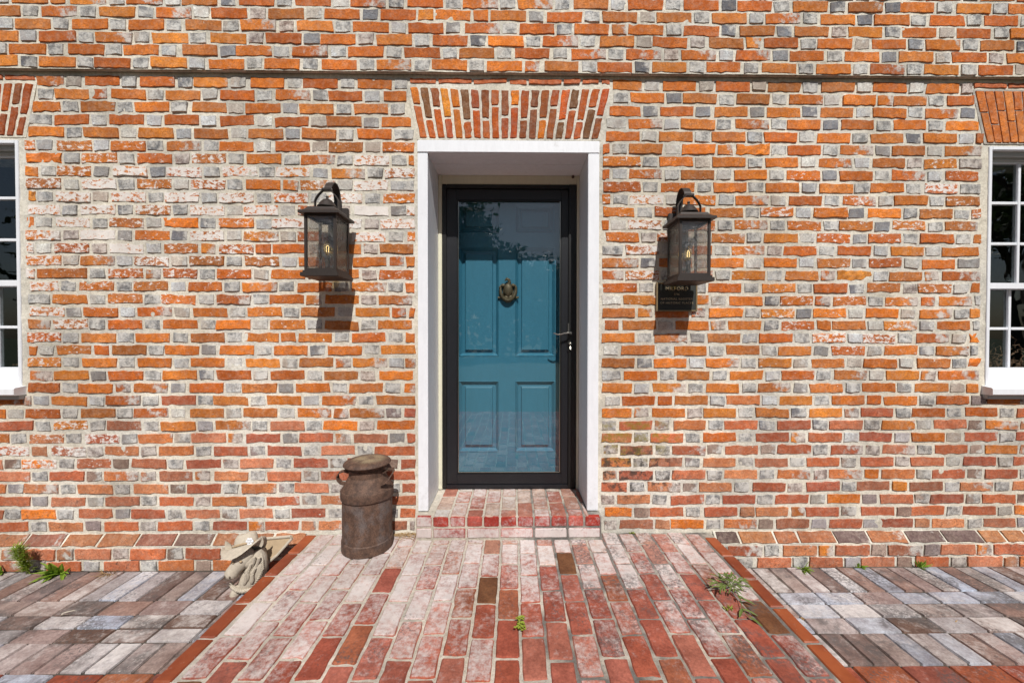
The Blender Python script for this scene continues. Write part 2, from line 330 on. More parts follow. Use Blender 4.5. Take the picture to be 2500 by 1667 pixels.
# ---------------------------------------------------------------- bricks
class BrickSet:
    """collects bricks; the largest in view become objects, the remainder one mesh"""
    def __init__(s): s.items = []
    def add(s, quad, frame, color, paint=0.0, burn=0.0, nx=6, ny=3, depth=0.035, proud=0.006, drop=0.006, jit=0.0020, inset=0.0015, rough=0.0007, round_=0.0045):
        s.items.append((quad, frame, color, paint, burn, nx, ny, depth, proud, drop, jit, inset, rough, round_))
    def geo(s, it):
        quad, (O, U, V, N), color, paint, burn, nx, ny, depth, proud, drop, jit, inset, rough, rd = it
        O = Vector(O); U = Vector(U); V = Vector(V); N = Vector(N)
        (a0, b0), (a1, b1), (a2, b2), (a3, b3) = quad     # bl br tr tl
        w = max(1e-3, (math.hypot(a1 - a0, b1 - b0) + math.hypot(a2 - a3, b2 - b3)) / 2); h = max(1e-3, (math.hypot(a3 - a0, b3 - b0) + math.hypot(a2 - a1, b2 - b1)) / 2)
        iu = min(inset / w, 0.3); iv = min(inset / h, 0.3)
        us = [0.0] + [iu + (1 - 2 * iu) * i / (nx - 2) for i in range(nx - 1)] + [1.0]
        vs_ = [0.0] + [iv + (1 - 2 * iv) * i / (ny - 2) for i in range(ny - 1)] + [1.0]
        ju = [[random.gauss(0, jit) for _ in us] for _ in range(2)]; jv = [[random.gauss(0, jit) for _ in vs_] for _ in range(2)]
        tilt = (random.gauss(0, rough * 0.8), random.gauss(0, rough * 0.8)); rnd = random.random()
        verts = []; info = []
        for j, v in enumerate(vs_):
            for i, u in enumerate(us):
                x = (1 - v) * ((1 - u) * a0 + u * a1) + v * ((1 - u) * a3 + u * a2)
                y = (1 - v) * ((1 - u) * b0 + u * b1) + v * ((1 - u) * b3 + u * b2)
                y += (1 - v) * ju[0][i] + v * ju[1][i]; x += (1 - u) * jv[0][j] + u * jv[1][j]
                eu = i in (0, nx); ev = j in (0, ny); ed = 0.0 if (eu or ev) else 1.0
                if eu and ev:                                   # rounded corner
                    x += rd * (1 if i == 0 else -1); y += rd * (1 if j == 0 else -1)
                d = proud * (1 if ed else 0) - drop * (1 - ed) + tilt[0] * (u - .5) + tilt[1] * (v - .5) + (random.gauss(0, rough) if ed else 0)
                p = O + U * x + V * y + N * d; verts.append(p); info.append((ed, u, rnd, burn))
        W = nx + 1; faces = [(j * W + i, j * W + i + 1, (j + 1) * W + i + 1, (j + 1) * W + i) for j in range(ny) for i in range(nx)]
        ring = list(range(W)) + [j * W + nx for j in range(1, ny + 1)] + [ny * W + i for i in range(nx - 1, -1, -1)] + [j * W for j in range(ny - 1, 0, -1)]
        n0 = len(verts)
        for r in ring: verts.append(verts[r] - N * depth); info.append((0.0, info[r][1], rnd, burn))
        for q in range(len(ring)):
            q2 = (q + 1) % len(ring); faces.append((ring[q2], ring[q], n0 + q, n0 + q2))
        faces.append(tuple(n0 + q for q in reversed(range(len(ring)))))
        if U.cross(V).dot(N) < 0: faces = [tuple(reversed(f)) for f in faces]
        nf = 0; flatset = {j * nx + i for j in range(ny) for i in range(nx) if i in (0, nx - 1) or j in (0, ny - 1)}
        smooth = [q < nf and q not in flatset for q in range(len(faces))]
        return verts, faces, info, (*color, paint), w * h, smooth
    @staticmethod
    def mesh(name, verts, faces, info, cols, smooth, mat):
        me = bpy.data.meshes.new(name); me.from_pydata(verts, [], faces)
        me.polygons.foreach_set('use_smooth', smooth)
        a = me.attributes.new('bcol', 'FLOAT_COLOR', 'POINT'); a.data.foreach_set('color', [c for q in cols for c in q])
        a = me.attributes.new('binfo', 'FLOAT_COLOR', 'POINT'); a.data.foreach_set('color', [c for q in info for c in q])
        me.materials.append(mat); return me
    def build(s, parent, mat, limit=300, view=lambda c: True, name='brick'):
        gs = []
        for it in s.items:
            g = s.geo(it); c = sum(g[0], Vector()) / len(g[0]); d = (c - cam.location).length
            gs.append((g[4] / d ** 2 if view(c) else -1.0, c, g))
        gs.sort(key=lambda q: -q[0]); rest = ([], [], [], [], [])
        for k, (area, c, g) in enumerate(gs):
            if k < limit and area > 0:
                me = s.mesh(name, [p - c for p in g[0]], g[1], g[2], [g[3]] * len(g[0]), g[5], mat); link(name, me, parent, c)
            else:
                n = len(rest[0]); rest[0].extend(p - WL[parent] for p in g[0]); rest[1].extend(tuple(i + n for i in f) for f in g[1]); rest[2].extend(g[2]); rest[3].extend([g[3]] * len(g[0])); rest[4].extend(g[5])
        if rest[0]:
            o = link('small_bricks' if name == 'brick' else name + 's', s.mesh(name + '_field', *rest, mat), parent); o['kind'] = 'stuff'
in_view = lambda c: abs(c.x) < 3.35 and c.z < 3.34
def wl_(c, k):
    r, g, b = s2l(c); return (min(.85, r * k * .97), min(.85, g * k * 1.13), min(.85, b * k * .58))
def lin(c, k=1.0): return tuple(min(0.9, v * k) for v in s2l(c))
UP_S = [(205, 108, 58), (194, 94, 50), (210, 120, 66), (186, 92, 54), (202, 114, 72), (178, 100, 66), (198, 100, 52), (206, 112, 60), (200, 104, 56), (188, 104, 70)]
LOW_S = [(196, 114, 84), (180, 96, 70), (205, 128, 100), (168, 104, 82), (206, 122, 76), (188, 102, 74), (198, 108, 72), (176, 94, 74), (208, 132, 94)]
UP_H = [(186, 188, 188), (198, 196, 190), (164, 166, 168), (204, 203, 196), (176, 168, 158), (136, 138, 142), (194, 197, 198), (182, 172, 160), (200, 198, 190), (120, 122, 128), (150, 148, 146)]
LOW_H = [(158, 138, 126), (146, 132, 130), (170, 166, 166), (128, 108, 96), (160, 156, 158), (178, 120, 86), (140, 116, 104), (172, 168, 160)]
def wall_color(x, z, header):
    low = max(0.0, min(1.0, (1.05 - z) / 0.75)) + random.uniform(-0.25, 0.25); pal = (LOW_H if low > 0.5 else UP_H) if header else (LOW_S if low > 0.5 else UP_S)
    c = random.choice(pal)
    if header and random.random() < 0.10: c = random.choice(UP_S)
    if not header and random.random() < 0.03: c = (222, 116, 58)
    if header and z > 2.8 and random.random() < 0.14: c = (108, 110, 116)
    k = random.uniform(0.84, 1.16) * 1.10
    return lin(c, k) if header and c not in UP_S else (wl_(c, k) if c not in LOW_S else tuple(v * q for v, q in zip(lin(c, k * .90), (1.0, 1.04, .92))))
def wall_paint(x, z):
    def bump(cx, cz, sx, sz, a): return a * math.exp(-((x - cx) / sx) ** 2 - ((z - cz) / sz) ** 2)
    p = bump(-2.75, 2.12, 0.75, 0.26, 0.95) + bump(-1.5, 2.02, 0.9, 0.26, 0.62) + bump(-0.8, 2.1, 0.35, 0.3, 0.5) + bump(-2.8, 1.6, 0.5, 0.22, 0.55) + bump(-2.9, 1.3, 0.3, 0.3, 0.4)
    p += bump(-2.75, 0.56, 0.6, 0.14, 0.62) + bump(0.68, 2.05, 0.25, 0.35, 0.42) + bump(2.75, 2.05, 0.4, 0.3, 0.5) + bump(1.7, 2.1, 0.8, 0.3, 0.26) + bump(2.1, 1.25, 0.6, 0.3, 0.42) + bump(1.0, 1.7, 0.6, 0.3, 0.25)
    p += (0.36 if x < 0 else 0.22) * math.exp(-((z - 1.75) / 0.75) ** 2) + (0.20 if x < 0 else 0.12) * math.exp(-((z - .45) / .4) ** 2)
    if z > 2.41: p *= 0.12
    return max(0.0, min(0.70 if random.random() < .85 else 0.92, p * 0.84 * random.uniform(0.4, 1.3) + random.uniform(-0.08, 0.08))) if p > 0.03 else random.uniform(0, 0.04)
def flemish(x0, x1, center, pitch=0.329, hd=0.090, joint=0.0155):
    """bricks of one course between x0 and x1; a stretcher is centred on center (mod pitch)"""
    out = []; n = math.floor((x0 - center) / pitch) - 1; st = pitch - hd - 2 * joint
    for k in range(n, n + int((x1 - x0) / pitch) + 4):
        c = center + k * pitch + random.gauss(0, 0.004)
        for a, b, hdr in ((c - st / 2, c + st / 2, False), (c + st / 2 + joint, c + st / 2 + joint + hd, True)):
            a = max(a, x0); b = min(b, x1)
            if b - a > 0.006: out.append([a, b, hdr])
    if len(out) > 1 and out[0][1] - out[0][0] < 0.035: out[1][0] = out[0][0]; out.pop(0)
    if len(out) > 1 and out[-1][1] - out[-1][0] < 0.035: out[-2][1] = out[-1][1]; out.pop()
    for q in out:
        if q[2] and q[1] - q[0] > 0.15: q[2] = False
    return out
SPALL = [(-2.93, 2.296, .09), (-2.90, 2.064, .1), (-2.9, 1.91, .1), (-1.95, 1.92, .12), (1.57, 2.373, .13), (1.47, 1.986, .13), (2.15, 1.60, .13), (2.85, 1.21, .1), (2.85, 1.06, .1), (2.8, 1.67, .1)]
WALLF = ((0, 0, 0), (1, 0, 0), (0, 0, 1), (0, -1, 0))
def wall_brick(bs, a, b, z0, z1, hdr, frame=WALLF, paint=None, color=None, **k):
    w = b - a; nx = 9 if w > 0.15 else 5; j = random.gauss(0, 0.0018); sl = random.gauss(0, 0.0016)
    q = ((a + random.gauss(0, .0015), z0 + j - sl), (b + random.gauss(0, .0015), z0 + j + sl), (b + random.gauss(0, .0015), z1 + j + sl), (a + random.gauss(0, .0015), z1 + j - sl))
    x, z = (a + b) / 2, (z0 + z1) / 2; p = wall_paint(x, z) if paint is None else paint
    if hdr: p *= 0.45
    burn = 0.0
    if not hdr: burn = random.choice([0, 0, 0, 0, 0, 0, 0.3, 0.5])
    else: burn = random.choice([0, 0.5, 0.7, 0.95, 1.0])
    for sx_, sz_, hw_ in SPALL:
        if abs(x - sx_) < hw_ and abs(z - sz_) < .036 and color is None and not hdr:
            bs.add(q, frame, wl_(random.choice([(228, 122, 56), (224, 114, 52), (206, 124, 70)]), 1.15), 0.0, 0.0, nx=nx, ny=4, proud=.0035, rough=.0032, jit=.0034, drop=.005); return
    bs.add(q, frame, color or wall_color(x, z, hdr), p, burn, nx=nx, ny=3, proud=max(.0034, random.gauss(0.0050, 0.0015)), **k)

# ---------------------------------------------------------------- ground, pavement base
def sheet(name, x0, x1, y0, y1, z, mat, step=None, amp=0.0):
    if step is None: return MB().add([(x0, y0, z), (x1, y0, z), (x1, y1, z), (x0, y1, z)], [(0, 1, 2, 3)]).build(name, mat)
ground = tag(sheet('ground', -250, 250, -250, 250, -0.245, M['grass']), kind='structure')

def octave(nx, ny, cells, amp):
    g = rng.standard_normal((cells[1] + 2, cells[0] + 2)); xs = np.linspace(0, cells[0], nx); ys = np.linspace(0, cells[1], ny)
    xi = xs.astype(int); yi = ys.astype(int); fx = xs - xi; fy = ys - yi; fx = fx * fx * (3 - 2 * fx); fy = (fy * fy * (3 - 2 * fy))[:, None]
    a = g[yi][:, xi] * (1 - fx) + g[yi][:, xi + 1] * fx; b = g[yi + 1][:, xi] * (1 - fx) + g[yi + 1][:, xi + 1] * fx
    return amp * (a * (1 - fy) + b * fy)
def rough_sheet(name, x0, x1, z0, z1, step, mapf, mat, parent=None, holes=(), amp=0.0012, extra=None, kind=None):
    """gridded, uneven face of mortar; mapf(a, b, d) gives the world position; extra = MB of solid backing"""
    nx = int((x1 - x0) / step) + 1; ny = int((z1 - z0) / step) + 1
    xs = np.linspace(x0, x1, nx); zs = np.linspace(z0, z1, ny); D = octave(nx, ny, (max(2, nx // 3), max(2, ny // 3)), amp) + octave(nx, ny, (max(2, nx // 12), max(2, ny // 12)), amp * 0.8)
    A, B = np.meshgrid(xs, zs); P = np.stack(mapf(A, B, D), -1).reshape(-1, 3)
    b = np.array(WL[parent] if parent else (0, 0, 0)); P = P - b
    idx = np.arange(nx * ny).reshape(ny, nx); F = np.stack([idx[:-1, :-1], idx[:-1, 1:], idx[1:, 1:], idx[1:, :-1]], -1).reshape(-1, 4)
    ca = ((A[:-1, :-1] + A[1:, 1:]) / 2).reshape(-1); cb = ((B[:-1, :-1] + B[1:, 1:]) / 2).reshape(-1); keep = np.ones(len(F), bool)
    for (hx0, hx1, hz0, hz1) in holes: keep &= ~((ca > hx0) & (ca < hx1) & (cb > hz0) & (cb < hz1))
    F = F[keep]; verts = P.tolist(); faces = F.tolist()
    if extra:
        n = len(verts); verts += [(p[0] - b[0], p[1] - b[1], p[2] - b[2]) for p in extra.v]; faces += [[i + n for i in f] for f in extra.f]
    me = bpy.data.meshes.new(name); me.from_pydata(verts, [], faces); me.materials.append(mat)
    sm = [True] * len(F) + [False] * (len(faces) - len(F)); me.polygons.foreach_set('use_smooth', sm); me.update()
    o = link(name, me, parent)
    if kind: o['kind'] = kind
    return o

# ---------------------------------------------------------------- the house
house = empty('brick_house', (0, 0, 0)); tag(house, 'old brick house front with white trimmed teal door and two sash windows', 'house')
XL, XR = -4.35, 4.35; WIN = (2.955, 3.745)          # outer edges of the right window frame, mirrored on the left about -0.03
LW = (-3.79, -3.000); RW = (2.948, 3.738); WZ = (0.875, 2.405); DO = (-0.565, 0.492); DZ = 2.385
SPLIT = -0.037
wallmap = lambda a, b, d: (a, -d, b)
bL = MB(); bL.box(XL, LW[0], .02, .4, -.24, 2.8).box(LW[1], DO[0], .02, .4, -.24, 2.8).box(LW[0], LW[1], .02, .4, -.24, WZ[0] - .06).box(LW[0], LW[1], .02, .4, WZ[1], 2.8).box(DO[0], SPLIT, .02, .4, DZ, 2.8)
bR = MB(); bR.box(RW[1], XR, .02, .4, -.24, 2.8).box(DO[1], RW[0], .02, .4, -.24, 2.8).box(RW[0], RW[1], .02, .4, -.24, WZ[0] - .06).box(RW[0], RW[1], .02, .4, WZ[1], 2.8).box(SPLIT, DO[1], .02, .4, DZ, 2.8)
wL = rough_sheet('wall', XL, SPLIT, -.1, 2.812, .0105, wallmap, M['mortar'], house, [(LW[0], LW[1], WZ[0] - .06, WZ[1]), (DO[0], 9, -1, DZ)], extra=bL)
wR = rough_sheet('wall', SPLIT, XR, -.1, 2.812, .0105, wallmap, M['mortar'], house, [(RW[0], RW[1], WZ[0] - .06, WZ[1]), (-9, DO[1], -1, DZ)], extra=bR)
UPY = -0.030
bU = MB().box(XL, XR, UPY + .016, .4, 2.8165, 3.75)
wU = rough_sheet('wall', XL, XR, 2.814, 3.75, .0105, lambda a, b, d: (a, UPY - d, b), M['mortar'], house, extra=bU)
wU['label'] = 'upper brickwork standing proud above the shadow line'
# upper courses
bs = BrickSet(); UPF = ((0, UPY, 0), (1, 0, 0), (0, 0, 1), (0, -1, 0))
for j in range(12):
    z = 2.852 + 0.0746 * j; c = -2.39 if j % 2 == 0 else -2.215
    for a, b, hdr in flemish(XL, XR, c + random.gauss(0, .008), 0.334): wall_brick(bs, a, b, z - .0303, z + .0303, hdr, UPF, paint=random.uniform(0, .05))
bs.build(wU, M['brick'], 300, in_view)
# main courses
def arch_edge(z, top, bot, z1=2.748, z0=2.43): t = max(0, min(1, (z - z0) / (z1 - z0))); return bot + (top - bot) * t
SL, SR = BrickSet(), BrickSet()
for k in range(36):
    z = 2.760 - 0.0774 * k; zl = z + 0; hh_ = .0300 - .0022 * min(1, k / 18); z0, z1 = z - hh_, z + hh_
    dr = -0.0019 * k
    cl = (-2.173 if k % 2 == 0 else -2.340) + dr + random.gauss(0, .008); cr = (1.01 if k % 2 == 0 else 1.145) + dr + random.gauss(0, .008)
    wz = WZ[0] - .02 < z < WZ[1] + .012
    # left of the door
    inarch = 2.425 < z < 2.74
    xe = -0.612 if z < 2.43 else (arch_edge(z, -0.672, -0.612) if inarch else -0.655)
    xs = LW[1] + 0.035 + abs(random.gauss(0, .008)) if wz else (arch_edge(z, -2.88, -2.955) if inarch else XL)
    if k == 0: xs = -2.885
    for a, b, hdr in flemish(xs, xe, cl): wall_brick(SL, a, b, z0, z1, hdr)
    if wz or inarch or k == 0:
        xq = LW[0] - 0.03 if wz else -3.93
        for a, b, hdr in flemish(XL, xq, cl): wall_brick(SL, a, b, z0, z1, hdr)
    xs = 0.541 if z < 2.43 else (arch_edge(z, 0.612, 0.545) if inarch else 0.60)
    if z < .14: xs = .56
    xe = RW[0] - 0.038 - abs(random.gauss(0, .008)) if wz else (arch_edge(z, 2.832, 2.915) if inarch else XR)
    if k == 0: xe = 2.835
    for a, b, hdr in flemish(xs, xe, cr): wall_brick(SR, a, b, z0, z1, hdr)
    if wz or inarch or k == 0:
        xq = RW[1] + 0.03 if wz else 3.88
        for a, b, hdr in flemish(xq, XR, cr): wall_brick(SR, a, b, z0, z1, hdr)
# slivers of brick squeezed between the arches and the shadow line
for bset, xa, xb in ((SL, -0.64, -0.05), (SR, -0.03, 0.585), (SL, -3.92, -2.90), (SR, 2.85, 3.87)):
    x = xa
    while x < xb - .03:
        w = min(random.choice([.21, .10, .20, .16]), xb - x); wall_brick(bset, x, x + w, 2.764, 2.792, False, paint=.1, color=lin((206, 112, 66), .9)); x += w + .015
SL.build(wL, M['brick'], 300, in_view); SR.build(wR, M['brick'], 300, in_view)

# flat arches
ARCH = [(196, 84, 38), (178, 72, 36), (150, 78, 52), (182, 82, 34), (206, 108, 40), (140, 76, 60), (170, 76, 40), (214, 124, 40), (122, 76, 58), (190, 96, 60), (160, 70, 44)]
def arch(xt0, xt1, xb0, xb1, zt, zb, n, joint, pal, sag, label, k=0.9, backing='mortar'):
    q = MB(); y0 = -0.0035
    N_ = 16
    top = [(xt0 - .014 + (xt1 - xt0 + .028) * i / N_, zt + .010 - sag * math.sin(math.pi * i / N_)) for i in range(N_ + 1)]
    bot = [(xb0 - .012 + (xb1 - xb0 + .024) * i / N_, zb - .008) for i in range(N_ + 1)]
    vs = [(x, y0, z) for x, z in bot] + [(x, y0, z) for x, z in top] + [(x, .018, z) for x, z in bot] + [(x, .018, z) for x, z in top]; m = N_ + 1
    fs = [(i, i + 1, m + i + 1, m + i) for i in range(N_)] + [(m + i, m + i + 1, 3 * m + i + 1, 3 * m + i) for i in range(N_)] + [(i, i + 1, 2 * m + i + 1, 2 * m + i) for i in range(N_)] + [(0, m, 3 * m, 2 * m), (N_, m + N_, 3 * m + N_, 2 * m + N_)]
    o = q.add(vs, fs).build('arch', M[backing], house); o['label'] = label
    b = BrickSet()
    for i in range(n):
        u0, u1 = i / n, (i + 1) / n; sg = sag * math.sin(math.pi * (u0 + u1) / 2); zt_ = zt - sg
        g = joint / 2
        def pt(u, v, s_): xa = xb0 + (xb1 - xb0) * u; xc = xt0 + (xt1 - xt0) * u; return (xa + (xc - xa) * v + s_ * g, zb + (zt_ - zb) * v)
        sp = (0.62 if i % 2 == 0 else 0.40) + random.uniform(-.05, .05); jv = joint / (zt - zb) / 2
        for v0, v1 in ((0.0, sp - jv), (sp + jv, 1.0)):
            c = tuple(v * q for v, q in zip(lin(random.choice(pal), random.uniform(.85, 1.08) * k), (1.0, 1.16, .75)))
            quad = (pt(u0, v0, 1), pt(u1, v0, -1), pt(u1, v1, -1), pt(u0, v1, 1))
            b.add(quad, ((0, -0.0035, 0), (1, 0, 0), (0, 0, 1), (0, -1, 0)), c, random.uniform(0, .2), 0.0, nx=4, ny=6, proud=.005, drop=.004, jit=.0018 if joint > .006 else .0006, inset=.007 if joint > .006 else .003)
    b.build(o, M['brick'], 300)
arch(-0.648, 0.592, -0.585, 0.517, 2.742, 2.428, 20, .0085, ARCH, .016, 'flat arch of red and orange bricks set on end over the door', 1.1)
arch(-3.90, -2.897, -3.83, -2.967, 2.742, 2.425, 16, .010, ARCH[:7], .0, 'flat arch of dark red bricks over the window with curtains')
arch(2.85, 3.85, 2.93, 3.77, 2.742, 2.425, 17, .0035, [(206, 112, 62), (212, 120, 70), (198, 104, 58), (204, 108, 66)], .0, 'flat arch of fine jointed orange bricks over the window with dried vines', 1.15, 'mortar_grey')

# water table: sloping bricks and two courses under them, either side of the porch
WTY = -0.056
def water_table(x0, x1):
    m = MB().box(x0, x1, WTY + .004, .02, -.24, -.048)
    m.add([(x0, -.001, .006), (x1, -.001, .006), (x1, WTY + .002, -.048), (x0, WTY + .002, -.048), (x0, .018, .006), (x1, .018, .006), (x1, .018, -.048), (x0, .018, -.048)], [(0, 1, 2, 3), (0, 1, 5, 4), (0, 3, 7, 4), (1, 2, 6, 5)])
    o = m.build('water_table', M['mortar'], house)
    b = BrickSet(); n = Vector((0, -.70, .714)).normalized(); vdir = Vector((0, .714, .70)).normalized(); L = math.hypot(.056, .054)
    x = x0 + .01
    while x < x1 - .04:
        w = min(random.choice([.215, .2, .22, .13, .21]), x1 - x); c = random.choice([(200, 150, 96), (196, 132, 92), (170, 112, 92), (206, 132, 84), (186, 124, 86), (150, 120, 108)] if x < 0 else [(200, 128, 84), (206, 140, 92), (120, 100, 94), (196, 124, 84), (134, 112, 108), (202, 138, 92)])
        b.add(((x, .004), (x + w, .004), (x + w, L - .004), (x, L - .004)), ((0, WTY, -.048), (1, 0, 0), vdir, n), lin(c, .72), random.uniform(0, .12), random.choice([0, 0, .3]), nx=7, ny=3, proud=.007, drop=.003); x += w + .014
    F = ((0, WTY, 0), (1, 0, 0), (0, 0, 1), (0, -1, 0))
    for r, (za, zb) in enumerate(((-.119, -.058), (-.24, -.133))):
        for a, b_, hdr in flemish(x0 + .005, x1 - .005, .1 + .165 * r): wall_brick(b, a, b_, za, zb, hdr, F, paint=random.uniform(0, .2))
    b.build(o, M['brick'], 300, in_view); return o
water_table(XL, -1.285); water_table(1.24, XR)

# door surround: casing boards and deep lining
surround = MB().box(-.592, -.531, -.013, .028, .1415, 2.3355, .003).build('door_frame', M['white'], house)
MB().box(.451, .519, -.013, .028, .1415, 2.3395, .003).build('casing', M['white'], surround)
MB().box(-.5925, .5195, -.0145, .028, 2.3405, 2.414, .003).build('head_casing', M['white'], surround)
MB().box(-.560, -.5335, .0285, .372, .141, 2.372, .001).build('jamb', M['white'], surround)
MB().box(.4535, .480, .0285, .372, .141, 2.372, .001).build('jamb', M['white'], surround)
MB().box(-.5330, .4530, .0285, .16, 2.3445, 2.372, .001).box(-.5330, .4530, .162, .372, 2.3445, 2.372, .001).build('ceiling_board', M['white'], surround)
MB().box(-.5330, -.5080, .33, .372, .1415, 2.344, .003).build('stop', M['shade_cream'], surround)
MB().box(.4365, .4530, .33, .372, .1415, 2.344, .003).build('stop', M['shade_cream'], surround)
MB().box(-.5075, .4360, .338, .372, 2.283, 2.344, .002).build('head_stop', M['shade_cream'], surround)
MB().ell((.408, .333, 2.336), (.010, .012, .011)).build('wasp_nest', M['bark'], surround)

# storm door
storm = MB()
SX0, SX1, SZ0, SZ1 = -.507, .434, .146, 2.281
sy0, sy1 = .346, .388
storm.box(SX0 + .03, -.405, sy0, sy1, SZ0 + .028, SZ1 - .03, .003).box(.331, SX1 - .055, sy0, sy1, SZ0 + .028, SZ1 - .03, .003)
storm.box(-.4045, .3305, sy0, sy1, SZ0 + .028, .246, .003).box(-.4045, .3305, sy0, sy1, 2.178, SZ1 - .03, .003)
storm = storm.build('storm_door', M['black'], house); storm['label'] = 'black full view storm door in front of the teal door'
zb = MB().box(SX0, SX0 + .0295, .334, .39, SZ0, SZ1, .003).box(SX1 - .0545, SX1, .330, .39, SZ0, SZ1, .003).box(SX0 + .03, SX1 - .055, .334, .39, SZ1 - .0295, SZ1, .003)
zb.build('storm_frame', M['bar'], storm)
MB().box(SX0 + .03, SX1 - .055, .336, .384, SZ0 - .004, SZ0 + .026, .003).build('sweep', M['black'], storm)
fr = MB()
for x0, x1, z0, z1 in ((-.4045, -.3975, .2465, 2.1775), (.3235, .3305, .2465, 2.1775), (-.397, .323, .2465, .2535), (-.397, .323, 2.1705, 2.1775)): fr.box(x0, x1, .350, .372, z0, z1, .0015)
fr.build('glazing_bead', M['bar'], storm)
br = MB().box(-.397, -.3945, .356, .366, .254, 2.170).box(.3205, .323, .356, .366, .254, 2.170).box(-.394, .320, .356, .366, .254, .2565).build('bright_bead', M['steel'], storm)
MB().box(-.3965, .3225, .3670, .3705, .2540, 2.1700).build('glass_pane', M['glass'], storm)
MB().box(.372, .402, .332, .3455, 1.105, 1.318, .006).build('handle_plate', M['bar'], storm)
lv = MB().tube([(.392, .300, 1.243), (.372, .295, 1.243), (.345, .292, 1.240), (.318, .292, 1.232), (.296, .294, 1.233), (.272, .298, 1.243)], [.0085, .008, .007, .0065, .006, .004], 10, .8).tube([(.390, .336, 1.242), (.390, .298, 1.242)], .010, 12)
lv.build('lever_handle', M['nickel'], storm, smooth=True)
MB().box(.374, .384, .326, .332, 1.246, 1.312, .002).build('trim_bar', M['nickel'], storm)
MB().tube([(.390, .334, 1.170), (.390, .318, 1.170)], .011, 14).ell((.390, .317, 1.170), (.009, .006, .009)).tube([(.391, .326, 1.148), (.391, .316, 1.128)], .006, 8).build('lock', M['steel'], storm, smooth=True)

# teal panelled door behind the glass
DY = .462; DX0, DX1 = -.520, .415; dz0, dz1 = .15, 2.30
PX = ((-.408, -.115), (.006, .299)); PZ = ((.370, .893), (1.072, 1.870), (1.975, 2.185))
df = MB()
for a, b in ((DX0, PX[0][0]), (PX[0][1], PX[1][0]), (PX[1][1], DX1)): df.box(a, b, DY, DY + .045, dz0, dz1)
for a, b in PX:
    for z0, z1 in ((dz0, PZ[0][0]), (PZ[0][1], PZ[1][0]), (PZ[1][1], PZ[2][0]), (PZ[2][1], dz1)): df.box(a, b, DY + .0002, DY + .045, z0, z1)
door = df.build('door', M['blue'], house); door['label'] = 'teal six panel door seen through the storm glass'
def ringloft(m, x0, x1, z0, z1, steps):
    secs = [[(x0 + i, y, z0 + i), (x1 - i, y, z0 + i), (x1 - i, y, z1 - i), (x0 + i, y, z1 - i)] for i, y in steps]
    vs = [p for s_ in secs for p in s_]; fs = []
    for a in range(len(secs) - 1):
        for i in range(4): j = (i + 1) % 4; fs.append((a * 4 + i, a * 4 + j, (a + 1) * 4 + j, (a + 1) * 4 + i))
    n = (len(secs) - 1) * 4; fs.append((n, n + 1, n + 2, n + 3)); return m.add(vs, fs)
for a, b in PX:
    for z0, z1 in PZ:
        ringloft(MB(), a - .0003, b + .0003, z0 - .0003, z1 + .0003, ((0, DY + .001), (.004, DY - .004), (.010, DY + .004), (.023, DY + .022), (.044, DY + .018), (.049, DY + .004), (.051, DY + .003))).build('panel', M['blue'], door)
# eagle knocker
KX, KZ, KY = -.047, 1.545, DY
kn = MB()
us = [(KX + .056 * math.cos(a), KY - .022, KZ + .012 + .078 * math.sin(a)) for a in [math.pi + math.pi * i / 14 for i in range(15)]]
kn.tube([(KX - .05, KY - .02, KZ + .048), (KX - .058, KY - .022, KZ + .03)] + us + [(KX + .058, KY - .022, KZ + .03), (KX + .05, KY - .02, KZ + .048)], [.008, .011] + [.012 + .006 * math.sin(math.pi * i / 14) for i in range(15)] + [.011, .008], 10, .8)
kn.ell((KX, KY - .024, KZ + .012), (.033, .02, .05)).ell((KX - .036, KY - .018, KZ + .045), (.018, .012, .014)).ell((KX + .036, KY - .018, KZ + .045), (.018, .012, .014))
kn.tube([(KX + .004, KY - .022, KZ + .045), (KX + .010, KY - .024, KZ + .066), (KX + .006, KY - .026, KZ + .084), (KX - .008, KY - .027, KZ + .092), (KX - .020, KY - .027, KZ + .082), (KX - .024, KY - .027, KZ + .074)], [.016, .013, .012, .011, .006, .002], 10)
kn.ell((KX - .012, KY - .02, KZ - .045), (.02, .012, .02)).ell((KX + .016, KY - .02, KZ - .042), (.02, .012, .02)).tube([(KX - .075, KY - .010, KZ - .042), (KX - .05, KY - .010, KZ - .045)], .008, 8).tube([(KX + .05, KY - .010, KZ - .045), (KX + .078, KY - .010, KZ - .040)], .009, 8)
kn.box(KX - .04, KX + .04, KY - .008, KY - .0005, KZ - .05, KZ + .05, .003)
o = kn.build('door_knocker', M['brass'], door, smooth=True); o['label'] = 'aged brass eagle door knocker'

